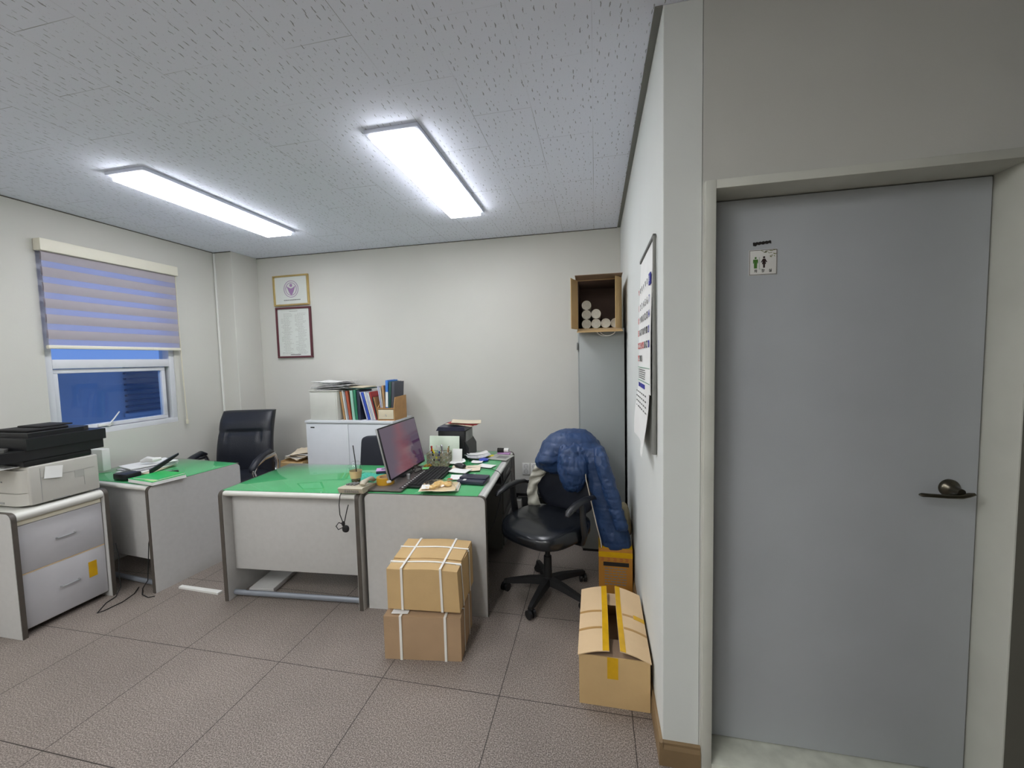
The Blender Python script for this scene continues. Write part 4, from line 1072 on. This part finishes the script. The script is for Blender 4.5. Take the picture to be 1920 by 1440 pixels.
# ================================================================== pictures on the back wall
def picture(name, x0, x1, z0, z1, fm, label, fw=.018):
    t = thing(name, ((x0+x1)/2, YB, (z0+z1)/2), label, 'picture')
    w, h = (x1-x0)/2, (z1-z0)/2
    b = nb(fm)
    for a, c in (((-w, -h), (w, -h+fw)), ((-w, h-fw), (w, h)), ((-w, -h+fw), (-w+fw, h-fw)), ((w-fw, -h+fw), (w, h-fw))): b.box((a[0], -.026, a[1]), (c[0], -.0005, c[1]), .003)
    b.out('picture_frame', t)
    nb('picglass').box((-w+fw, -.012, -h+fw), (w-fw, -.006, h-fw)).out('sheet', t, smooth=False)
    return t, w, h
s = YB/4.0
t, w, h = picture('framed_emblem', -3.605*s, -3.145*s, CAM_H+(2.245-CAM_H)*s, CAM_H+(2.588-CAM_H)*s, 'gold', 'gold framed certificate with a round mauve emblem, upper picture on the back wall')
t.rotation_euler = (0, R(-.5), 0)
b = nb('emblem')
def ring(b, r0, r1, y=-.0135, y1=-.0121, cz=.015, n=36):
    for k in range(n):
        a, c = 2*PI*k/n, 2*PI*(k+1)/n
        b.prism([(r0*math.cos(a), cz+r0*math.sin(a)), (r1*math.cos(a), cz+r1*math.sin(a)), (r1*math.cos(c), cz+r1*math.sin(c)), (r0*math.cos(c), cz+r0*math.sin(c))], 'y', y, y1)
ring(b, .088, .094); ring(b, .066, .072)
disc(b, 0, .055, .018, -.0135, -.0121)
b.prism([(-.056, .048), (-.01, .022), (.01, .022), (.056, .048), (.028, -.02), (.012, -.045), (0, -.052), (-.012, -.045), (-.028, -.02)], 'y', -.0135, -.0121)
b.out('round_emblem', t, smooth=False)
b = nb('faint')
x = -.10
random.seed(4)
while x < .11: L = random.uniform(.008, .018); b.box((x, -.0135, -.112), (x+L, -.0121, -.102)); x += L+.006
b.out('caption_line', t, smooth=False)
t, w, h = picture('framed_document', -3.592*s, -3.135*s, CAM_H+(1.652-CAM_H)*s, CAM_H+(2.228-CAM_H)*s, 'maroon', 'dark red framed text document, lower picture on the back wall', .02)
b = nb('faintprint')
random.seed(9)
b.box((-.05, -.0135, h-.048), (.055, -.0121, h-.042))
for k in range(32):
    z = h-.075-.0145*k
    for c0 in (-.165, .015):
        x = c0+(random.choice([0, 0, .02, .035]))
        e = c0+random.uniform(.10, .15)
        while x < e: L = random.uniform(.012, .035); b.box((x, -.0131, z), (min(x+L, e), -.0121, z+.004)); x += L+.006
b.out('text_lines', t, smooth=False)
b = nb('faint'); b.box((-.06, -.0135, -h+.032), (.07, -.0121, -h+.040)); b.out('signature_line', t, smooth=False)

# wall sockets
for k, x in enumerate((-.70, -.615)):
    t = thing('wall_socket', (x, YB, .46), ['white double wall socket, left of the pair under the desk edge on the back wall', 'white wall socket right of the pair, beside the chair'][k], 'socket')
    nb('white').box((-.038, -.009, -.06), (.038, -.0005, .06), .003).out('socket_plate', t)
    b = nb('faint')
    for z in (-.027, .027):
        for q in range(20):
            a, c = 2*PI*q/20, 2*PI*(q+1)/20
            b.prism([(.019*math.cos(a), z+.019*math.sin(a)), (.021*math.cos(a), z+.021*math.sin(a)), (.021*math.cos(c), z+.021*math.sin(c)), (.019*math.cos(c), z+.019*math.sin(c))], 'y', -.0105, -.0091)
        disc(b, -.009, z, .003, -.0105, -.0091); disc(b, .009, z, .003, -.0105, -.0091)
    b.out('socket_holes', t, smooth=False)

# ================================================================== calendar on the right wall
cal = thing('wall_calendar', (XR, 1.93, 2.06), 'large white wall calendar with dates hanging on the right wall', 'calendar')
def XF(y, z, x=0): return frame4((x, y, z), (0, -1, 0), (0, 0, 1), (-1, 0, 0))
nb('lamdark').box((-.014, -.235, -.012), (-.002, .24, .003), .002).out('hanging_bar', cal)
def curl(v): return -.006-.010*v-.006*math.sin(v*PI)
nb('paper').sheet(lambda u, v: (curl(v)-.006*u*v, .235-.455*u, -.012-.63*v), 8, 16, .003).out('calendar_page', cal)
cx = lambda z: curl((-z-.012)/.63)-.0075
b = nb('blueprint'); b.box((cx(-.19)-.0012, -.2185, -.188), (cx(-.14)+.0010, -.168, -.142)); b.out('saturday_header', cal, smooth=False)
# month layout: the first is a Sunday of week one; rows of numerals
rows = [['1', '2', '3', '4', '5', '6', '7'], ['8', '9', '10', '11', '12', '13', '14'], ['15', '16', '17', '18', '19', '20', '21'], ['22', '23', '24', '25', '26', '27', '28'], ['29', '30', '31']]
for r, row in enumerate(rows):
    for c, sx in enumerate(row):
        z = -.245-.062*r; y = .195-.064*c
        text('date_number', sx, .042, 'redprint' if (c == 0 or r == 3 and c in (1, 2, 3)) else ('blueprint' if c == 6 else 'print'), cal, XF(y, z, cx(z)), .0004, .0006)
for c in range(7):
    text('weekday_letter', '일월화수목금토'[c], .026, 'redprint' if c == 0 else ('white' if c == 6 else 'print'), cal, XF(.195-.064*c, -.165, cx(-.165)-.0022), .0004, .0004)
b = nb('greenprint')
for z in (-.535, -.60): b.box((cx(z)-.0005, -.21, z), (cx(z)+.002, .225, z+.002))
b.out('rule_lines', cal, smooth=False)
b = nb('faint')
random.seed(8)
for k in range(5):
    z = -.548-.010*k; y = .20
    while y > -.05: L = random.uniform(.02, .05); b.box((cx(z)-.0005, y-L, z), (cx(z)+.002, y, z+.004)); y -= L+.02
b.out('small_print', cal, smooth=False)
b = nb('blueprint')
for y, L in ((.21, .04), (.13, .06), (.06, .05), (.0, .03)): b.box((cx(-.62)-.0006, y-L, -.632), (cx(-.62)+.002, y, -.612))
b.out('sponsor_print', cal, smooth=False)
cal2 = thing('year_planner', (XR, 2.0, 1.44), 'smaller white calendar sheet hanging below the large wall calendar', 'calendar')
nb('paper').sheet(lambda u, v: (-.016-.02*v-.012*math.sin(u*5+v*3)*v, .23-.44*u-.03*v*(1-u)*0, .0-.27*v-.03*u*v), 12, 8, .002).out('calendar_page', cal2)
b = nb('faint')
for r in range(4):
    for c in range(6): b.box((-.030, .19-.07*c-.03, -.04-.025*r), (-.0275, .19-.07*c, -.034-.025*r))
b.out('date_rows', cal2, smooth=False)
def roll(u, v):
    a = u*2.2*PI; r = .006+.0015*u
    return (-.009+.0055*math.cos(a)*(1+.7*v), .004*math.sin(v*7)+r*math.sin(a)*(.6+1.1*v), -.87*v)
o = nb('trim').sheet(roll, 16, 14, .0015).out('rolled_poster'); o.location = (XR-.001, 1.683, 2.05)
tag(o, 'dark rolled edge of an old poster hanging along the near side of the calendar', 'poster')

# ================================================================== things on the monitor and kneehole desks
ZD = .7580
# monitor
mo = thing('computer_monitor', (-1.37, 2.625, ZD), 'wide flat computer monitor tilted back, showing a dusky red wallpaper', 'monitor')
TM = Tr(.05, 0, .035, ry=R(-13))
nb('black').box((-.007, -.27, 0), (0, .27, .36), .002, T=TM).out('bezel', mo)
nb('steelgrey').box((-.020, -.2705, -.0005), (-.0072, .2705, .3605), .003, T=TM).out('back_shell', mo)
nb('screen').box((.0002, -.262, .014), (.0012, .262, .352), T=TM).out('screen', mo, smooth=False)
nb('white').box((-.03, -.274, -.004), (-.0, -.262, .012), .002, T=TM).out('corner_cap', mo)
b = nb('black'); b.box((-.065, -.03, .03), (-.027, .03, .2), .006, T=TM); b.tube([(-.02, -.01, .012), (-.04, -.01, .08), (-.05, -.01, .14)], .02, 10); b.box((-.07, -.09, 0.0105), (.05, .07, .018), .003); b.out('monitor_stand', mo)
# metal board under the monitor
mb = thing('metal_stand_board', (-1.345, 2.56, ZD+.0005), 'flat dark brushed metal stand board under the monitor with a row of white marks', 'stand')
mb.rotation_euler = (0, 0, R(3))
nb('brushed').box((-.13, -.295, 0), (.125, .30, .009), .002).out('board', mb)
b = nb('black'); b.box((.092, -.26, .0092), (.124, .29, .0105)); b.out('key_strip', mb, smooth=False)
b = nb('white')
for k in range(15): b.box((.100, -.24+.034*k, .0106), (.112, -.228+.034*k, .0112))
b.out('strip_marks', mb, smooth=False)
def ring_roll(name, loc, ro, ri, h, mname, label, cat='tape', core='kraft', rz=0):
    t = thing(name, loc, label, cat, rz)
    nb(mname).lathe([(ri+.003, 0), (ro, 0), (ro, h), (ri+.003, h), (ri+.003, 0)], 32, cap=False).out('tape_winding', t, ang=.8)
    nb(core).lathe([(ri, 0), (ri+.0028, 0), (ri+.0028, h), (ri, h), (ri, 0)], 32, cap=False).out('tape_core', t, ang=.8)
    return t
ring_roll('tape_roll', (-1.385, 2.40, ZD+.0098), .058, .038, .045, 'mustard', 'mustard yellow roll of packing tape standing under the monitor corner')
o = nb('steelgrey').box((-.012, -.008, 0), (.012, .008, .04), .003).out('usb_stick'); o.location = (-1.268, 2.50, ZD+.0098); tag(o, 'small silver stick standing on the metal board below the screen', 'usb stick')
b = nb('print'); pts = [(0, 0, .006), (.02, .05, .03), (-.01, .1, .045), (.01, .16, .02), (.04, .12, .008), (.02, .05, .008), (-.03, .1, .02), (.0, .2, .008)]
o = b.tube(pts, .004, 6).out('cable_tangle', ang=1.2); o.location = (-1.30, 2.58, ZD+.0115); tag(o, 'tangle of black cables under the screen', 'cable')
# keyboard
kb = thing('keyboard', (-1.135, 2.585, ZD+.0005), 'black computer keyboard in front of the monitor', 'keyboard', R(3))
nb('black').box((-.085, -.225, 0), (.085, .225, .014), .004).out('keyboard_body', kb)
b = nb('blackmat')
for r in range(6):
    y = -.215
    while y < .205:
        w = .0165 if not (r == 5 and -.1 < y < .0) else .10
        b.box((-.078+.0262*r, y, .0142), (-.078+.0262*r+.0225, y+w, .0215), .0015, seg=1); y += w+.0035
b.out('keys', kb)
o = nb('sticky').box((-.022, -.022, 0), (.022, .022, .004)).out('sticky_notes', smooth=False); o.location = (-1.245, 2.735, ZD+.0215); o.rotation_euler = (0, 0, R(20)); tag(o, 'small pad of mint sticky notes at the far corner of the keyboard', 'sticky notes')
# office phone
tp_ = thing('desk_telephone', (-1.513, 2.283, ZD-.0), 'beige desk telephone at the front edge between the two green desks', 'telephone', R(4))
M['phonebeige'] = mat('grey beige phone plastic', (184, 176, 156), rough=.5, var=.03)
b = nb('phonebeige'); b.prism([(-.085, .002), (.085, .0), (.085, .018), (.0, .030), (-.085, .040), (-.10, .036)], 'x', -.084, .080); b.out('phone_body', tp_)
b = nb('greyplastic')
for r in range(2):
    for c in range(7): b.cbox((-.036+.014*c, -.095-.003*r*0, .014+.009*r), (.009, .012, .003))
b.out('front_vents', tp_, smooth=False)
b = nb('phonebeige'); b.tube([(.055, -.05, .046), (.055, -.035, .058), (.055, .02, .060), (.055, .07, .052), (.055, .095, .036)], [.018, .022, .015, .022, .018], 12, flat=.7); b.out('handset', tp_, ang=1.0)
b = nb('faint')
for r in range(4):
    for c in range(3): b.cbox((-.06+.024*c, .055-.026*r, .026+.0045*r), (.014, .014, .008))
b.out('keypad', tp_, smooth=False)
b = nb('blackmat')
b.tube([(-1.565, 2.178, .768), (-1.567, 2.166, .75), (-1.568, 2.155, .70), (-1.562, 2.150, .64), (-1.545, 2.148, .60), (-1.535, 2.148, .575)], .0028, 6)
b.tube([(-1.535, 2.148, .58), (-1.570, 2.146, .59), (-1.590, 2.146, .565), (-1.575, 2.146, .545), (-1.545, 2.147, .56), (-1.53, 2.148, .60), (-1.515, 2.155, .67), (-1.51, 2.165, .70)], .0028, 6)
b.blob((-1.525, 2.148, .553), (.045, .025, .045), .8, .8, 12, 8); b.blob((-1.54, 2.148, .585), (.02, .02, .03), .8, .8, 12, 8)
o = b.out('phone_cord', ang=1.2); tag(o, 'black bundled phone cord hanging below the desk telephone', 'cord')
# cup
cu = thing('iced_coffee_cup', (-1.622, 2.425, ZD), 'clear plastic takeaway cup with kraft sleeve and black straw', 'cup')
nb('plastic_clear').lathe([(.029, 0), (.030, .003), (.042, .098), (.0435, .1), (.0425, .1), (.0405, .096), (.0285, .004)], 28).out('cup_wall', cu, ang=.9)
nb('coffee').lathe([(.026, .005), (.031, .018), (.0305, .0185)], 24).out('coffee_rest', cu)
nb('kraft').lathe([(.0345, .032), (.0410, .082), (.0420, .082), (.0355, .032), (.0345, .032)], 28, cap=False).out('cup_sleeve', cu, ang=.9)
nb('plastic_clear').lathe([(.0445, .1005), (.0455, .106), (.042, .112), (.038, .130), (.026, .143), (.008, .147)], 28).out('cup_lid', cu, ang=.9)
nb('blackmat').tube([(.01, 0, .01), (.0, 0, .15), (-.012, 0, .255)], .0032, 8).out('straw', cu)
# lilac case, teal sheet
o = nb('teal').sheet(lambda u, v: (-.085+.17*u, -.10+.2*v, .001+.002*math.sin(9*u)), 10, 4, .0008).out('patterned_sheet'); o.location = (-1.60, 2.54, ZD+.0007); o.rotation_euler = (0, 0, R(2)); tag(o, 'teal patterned plastic sheet on the green glass behind the cup', 'sheet')
lc = thing('lilac_case', (-1.545, 2.665, ZD+.0035), 'lilac topped dark case left of the monitor', 'case', R(25))
nb('navyplastic').box((-.055, -.04, 0), (.055, .04, .018), .003).out('case_body', lc); nb('pink').box((-.056, -.041, .0182), (.056, .041, .024), .002).out('case_lid', lc)
nb('navyplastic').box((-.02, -.018, .0241), (.026, .018, .0252), .0005).out('window', lc)
# snack bag and papers at the front
nk = thing('notebook_stack', (-.945, 2.375, ZD+.0004), 'small stack of white notebooks under the snack bag', 'notebook', R(12))
for k in range(3): nb('paper' if k != 1 else 'paper_old').box((-.075+.006*k, -.06, .0062*k), (.085-.004*k, .075, .0062*k+.0056), .001).out('notebook_page_block', nk)
sb = thing('snack_bag', (-.972, 2.352, ZD+.0195), 'clear bag of pale ring snacks with a red mark at the front desk edge', 'snack bag', R(12))
nb('paper_old').sheet(lambda u, v: (-.115+.21*u, -.085+.16*v, .0012+.002*math.sin(7*u+3*v)), 8, 6, .0008).out('bag_back', sb); sb.scale = (1.08, 1.08, 1.25)
def bag(u, v):
    r = math.sin(PI*u)**.6*math.sin(PI*v)**.6
    return (-.11+.2*u+.008*math.sin(9*v), -.08+.15*v+.008*math.sin(8*u), .003+.034*r+.004*noise.noise(Vector((u*9, v*9, 1))))
nb('bagplastic').sheet(bag, 14, 14, .0006).out('bag_film', sb)
random.seed(2)
b = nb('bread')
for k in range(11):
    x, y = random.uniform(-.07, .05), random.uniform(-.05, .035); z = .012
    n = 14; rr = random.uniform(.013, .018); tl = random.uniform(-.5, .5)
    b.tube([(x+rr*math.cos(2*PI*q/n), y+rr*math.sin(2*PI*q/n), z+rr*.4*tl*math.cos(2*PI*q/n)) for q in range(n+1)], .0065, 8)
o = b.out('ring_snacks', sb, ang=1.2); o['kind'] = 'stuff'
nb('redprint').sheet(lambda u, v: (.035+.03*u, .02+.02*v, .030+.002*math.sin(4*u)), 3, 3, .0008).out('red_mark', sb)
nb('white').sheet(lambda u, v: (-.10+.045*u, -.075+.03*v, .012+.012*v), 3, 3, .0008).out('bag_fold', sb)
# papers in the middle
def flat_paper(x, y, w, d, rz, dz, label, mname='paper', curl_=.004, cat='paper', name='paper_sheet', th=.0008):
    o = nb(mname).sheet(lambda u, v: (-w/2+w*u, -d/2+d*v, curl_*(u-.5)**2*4+curl_*.5*math.sin(4*v)), 8, 6, th).out(name)
    o.location = (x, y, ZD+dz); o.rotation_euler = (0, 0, rz); tag(o, label, cat); return o
flat_paper(-.915, 2.62, .17, .12, R(15), .005, 'white crumpled sheet behind the navy case')
flat_paper(-.98, 2.75, .14, .10, R(-10), .009, 'white round-edged paper pad front of the mouse', curl_=.003, th=.004)
flat_paper(-.965, 2.84, .22, .16, R(12), .004, 'large white paper under the black mouse', 'paper_old')
flat_paper(-.83, 2.93, .13, .09, R(-14), .003, 'white card near the right edge of the desk', curl_=.002)
flat_paper(-.935, 3.04, .09, .08, R(4), .003, 'small white slip beside the blue disc, toward the printer')
flat_paper(-1.10, 2.99, .14, .12, R(28), .010, 'white folded brochure between pen holder and black printer', curl_=.012)
ms = thing('computer_mouse', (-1.01, 2.835, ZD+.0115), 'black computer mouse on the white papers', 'mouse', R(60))
nb('black').blob((0, 0, .013), (.062, .105, .034), .8, .8, 24, 12).out('mouse_body', ms); nb('steelgrey').tube([(-.001, -.04, .026), (-.001, -.025, .0305)], .003, 8).out('scroll_wheel', ms)
b = nb('blackmat'); b.tube([(-.96, 2.86, ZD+.006), (-.86, 2.86, ZD+.006), (-.76, 2.83, ZD+.006), (-.70, 2.78, ZD+.006), (-.672, 2.73, ZD+.003), (-.66, 2.72, .72), (-.662, 2.66, .60), (-.665, 2.5, .5), (-.69, 2.42, .46), (-.72, 2.36, .47)], .0025, 6)
o = b.out('mouse_cable', ang=1.2); tag(o, 'thin black cable trailing from the mouse over the desk edge', 'cable')
nc = thing('navy_case', (-.815, 2.545, ZD+.0005), 'dark navy rectangular case near the right front of the desk', 'case', R(-4))
nb('navyplastic').box((-.095, -.07, 0), (.095, .07, .022), .004).out('case_body', nc); nb('navyplastic').box((-.095, -.02, .0222), (.095, .07, .030), .003).out('case_flap', nc)
nb('white').box((-.055, -.06, .0222), (-.035, -.03, .0232)).out('case_label', nc, smooth=False)
# pen holder
ph_ = thing('pen_holder', (-1.215, 2.93, ZD+.0005), 'square silver mesh pen holder full of pens', 'pen holder', R(6))
b = nb('wirebasket'); w, h = .085, .10
for sx, sy, rz in ((0, -1, 0), (0, 1, 0), (1, 0, 1), (-1, 0, 1)):
    for k in range(9):
        p = -w+2*w*k/8
        if rz == 0: b.box((p-.0012, sy*.055-.001, 0), (p+.0012, sy*.055+.001, h))
        else: b.box((sx*w-.001, -.055+.11*k/8-.0012, 0), (sx*w+.001, -.055+.11*k/8+.0012, h))
    for k in range(6):
        z = h*k/5
        if rz == 0: b.box((-w, sy*.055-.0014, z-.002), (w, sy*.055+.0014, z+.002))
        else: b.box((sx*w-.0014, -.055, z-.002), (sx*w+.0014, .055, z+.002))
for i in range(5):
    for k in range(8):
        if (i+k) % 2: 
            p = -w+2*w*k/8; b.box((p, -.0565, h*i/5), (p+2*w/8, -.0545, h*(i+1)/5))
b.box((-w, -.055, 0), (w, .055, .003)); b.box((-.001, -.055, .003), (.001, .055, h-.01)); b.out('mesh_body', ph_, smooth=False)
pl = [(-.065, -.03, 'bk_lilac', 'redprint', 'lilac pen with a red cap in the pen holder'), (-.05, .02, 'black', 'black', 'black marker at the left of the pen holder'), (-.04, -.02, 'yellow', 'yellow', 'yellow highlighter leaning out of the pen holder'), (-.01, .01, 'bk_mint', 'white', 'mint pen in the middle of the pen holder'),
      (.012, -.02, 'bluedisc', 'white', 'blue pen with a white cap in the pen holder'), (.03, .02, 'steelgrey', 'chrome', 'silver pen in the pen holder'), (.045, -.02, 'white', 'steelgrey', 'white pen in the pen holder'), (.06, .015, 'bk_grey', 'chrome', 'grey pen with a chrome tip in the pen holder'), (.07, -.02, 'white', 'bk_tan', 'white pen with a tan cap at the right of the pen holder'), (.02, .04, 'bk_rust', 'black', 'rust red marker with a black cap in the pen holder')]
random.seed(6)
for k, (x, y, a, c, lab) in enumerate(pl):
    L = random.uniform(.135, .155); tilt = -PI/2+random.uniform(-.18, .18)
    if a == 'yellow': tilt = -PI/2-.45; x = .01; 
    p = pen((-1.215+x, 2.93+y, ZD+.006), R(random.uniform(-20, 20)), tilt, a, c, lab, L, .0055, group='pens in the mesh pen holder')
    if a == 'yellow': p.rotation_euler = (0, 0, R(0))
# small clear box of clips in front of the holder, framed sheet and card behind
cl = thing('clip_box', (-1.27, 2.835, ZD+.0005), 'small clear box of yellow clips in front of the pen holder', 'box', R(8))
nb('plastic_clear').box((-.038, -.025, .0), (.038, .025, .05), .003).out('clear_box', cl)
b = nb('mustard')
for k in range(7): b.box((-.03+.008*k, -.015, .004), (-.025+.008*k, .012, .02+.004*(k % 3)), T=Tr(0, 0, 0, rz=.1*k))
b.out('yellow_clips', cl, smooth=False)
fs = thing('desk_sign_board', (-1.22, 3.035, ZD+.0005), 'upright pale green desk board behind the pen holder', 'board', R(2)); M['palesheet'] = mat('pale green sheet', (206, 218, 200), rough=.35, var=.05, scale=12)
nb('palesheet').box((-.125, -.004, 0), (.13, .004, .205), .002, T=Tr(0, 0, 0, rx=R(-8))).out('sheet', fs); nb('white').box((-.127, -.0055, 0), (.132, -.0042, .003), T=Tr(0, 0, 0, rx=R(-8))).out('bottom_lip', fs)
o = nb('paper').box((-.04, -.003, 0), (.04, .003, .115), .001, T=Tr(0, 0, 0, rx=R(-10))).out('upright_card'); o.location = (-1.085, 2.975, ZD+.002); tag(o, 'white upright card right of the pen holder', 'card')
# black desktop printer
pr = thing('small_printer', (-1.30, 3.12, ZD+.0005), 'boxy black printer at the back of the monitor desk with papers on it', 'printer', R(3))
b = nb('black'); b.box((0, .0, 0), (.23, .27, .235), .008); b.out('printer_body', pr)
b = nb('navyplastic'); b.prism([(-.012, .2355), (.238, .2355), (.234, .262), (.008, .268)], 'y', -.012, .25); b.out('top_cover', pr)
b = nb('black'); b.prism([(.2305, 0), (.265, 0), (.265, .09), (.255, .11), (.2305, .15), (.2305, .15)][:5], 'y', .0, .26); b.out('paper_tray', pr)
nb('greyplastic').box((.2306, .03, .12), (.238, .24, .225), .004).out('side_cover', pr)
for k, (m_, lab) in enumerate((('paper_old', 'cream paper lowest on the black printer'), ('redprint', 'red folder in the middle of the papers on the black printer'), ('bk_cream', 'pale folder topmost on the black printer'))):
    if m_ == 'redprint': m_ = 'bk_red'
    o = nb(m_).sheet(lambda u, v, k=k: (-.12+.25*u, -.08+.18*v, .004*math.sin(4*u+k)), 8, 5, .003).out('folder'); o.location = (-1.13+.018*k, 3.25, ZD+.276+.009*k); o.rotation_euler = (0, R(2), R(-10+13*k)); tag(o, lab, 'papers')
flat_paper(-.975, 3.16, .20, .13, R(35), .016, 'dark magazine lying in front of the printer tray', 'newsprint', .016, 'magazine', 'magazine', .004)
flat_paper(-.99, 3.20, .18, .10, R(30), .03, 'white brochure on top of the dark magazine', 'paper', .012, 'brochure', 'brochure', .002)
o = nb('bluedisc').lathe([(.0, 0), (.038, 0), (.040, .008), (.030, .014), (.0, .014)][1:4], 28).out('blue_dish', ang=.9); o.location = (-.90, 3.10, ZD+.0005); tag(o, 'small blue round dish on the green glass', 'dish')
o = nb('yellow').box((-.035, -.025, 0), (.035, .025, .008), .001).out('yellow_pad'); o.location = (-.885, 3.235, ZD+.001); tag(o, 'small yellow note pad near the back of the desk', 'note pad'); 
tr = thing('grey_tray', (-.775, 3.20, ZD+.0005), 'flat grey card tray with printed face at the right back of the desk', 'tray', R(-12))
nb('faintprint').box((-.09, -.085, 0), (.085, .08, .008), .002).out('tray_plate', tr); nb('faint').box((-.03, -.05, .0082), (.06, .03, .0088)).out('printed_patch', tr, smooth=False)
o = nb('pink').box((-.055, -.03, 0), (.055, .03, .012), .002).out('lilac_box'); o.location = (-.785, 3.335, ZD+.001); tag(o, 'small lilac box under the battery roll at the desk corner', 'box')
rl = thing('label_roll', (-.84, 3.335, ZD+.033), 'black and white roll lying on the lilac box at the far desk corner', 'roll')
nb('print').tube([(0, 0, 0), (.058, 0, 0)], .02, 16).out('dark_wrapper', rl, ang=.9); nb('white').tube([(.0585, 0, 0), (.098, 0, 0)], .0195, 16).out('white_wrapper', rl, ang=.9)

# ================================================================== cables on the floor
b = nb('blackmat')
b.tube([(-3.065, 2.18, .66), (-3.07, 2.17, .52), (-3.085, 2.165, .42), (-3.12, 2.17, .33), (-3.15, 2.18, .2), (-3.17, 2.18, .05), (-3.18, 2.15, .005), (-3.10, 2.09, .004), (-3.02, 2.07, .004), (-2.99, 2.09, .004)], .003, 6)
o = b.out('power_cable', ang=1.2); tag(o, 'black cable hanging inside the kneehole of the window desk', 'cable')
b = nb('blackmat')
b.tube([(-3.30, 2.09, .36), (-3.29, 2.095, .26), (-3.285, 2.085, .15), (-3.27, 2.08, .05), (-3.26, 2.04, .004), (-3.24, 1.97, .004), (-3.165, 1.875, .004), (-3.15, 1.90, .004), (-3.14, 2.0, .004), (-3.17, 2.09, .004), (-3.23, 2.16, .004)], .003, 6)
o = b.out('power_cable', ang=1.2); tag(o, 'black cable looping over the floor beside the drawer cabinet', 'cable')
b = nb('white'); b.prism([(0, 0), (.36, -.012), (.36, .022), (0, .026)], 'z', .0005, .014); o = b.out('floor_cable_cover'); o.location = (-2.925, 2.20, 0); o.rotation_euler = (0, 0, R(-1)); tag(o, 'white cable cover strip on the floor between two desks', 'cable cover')
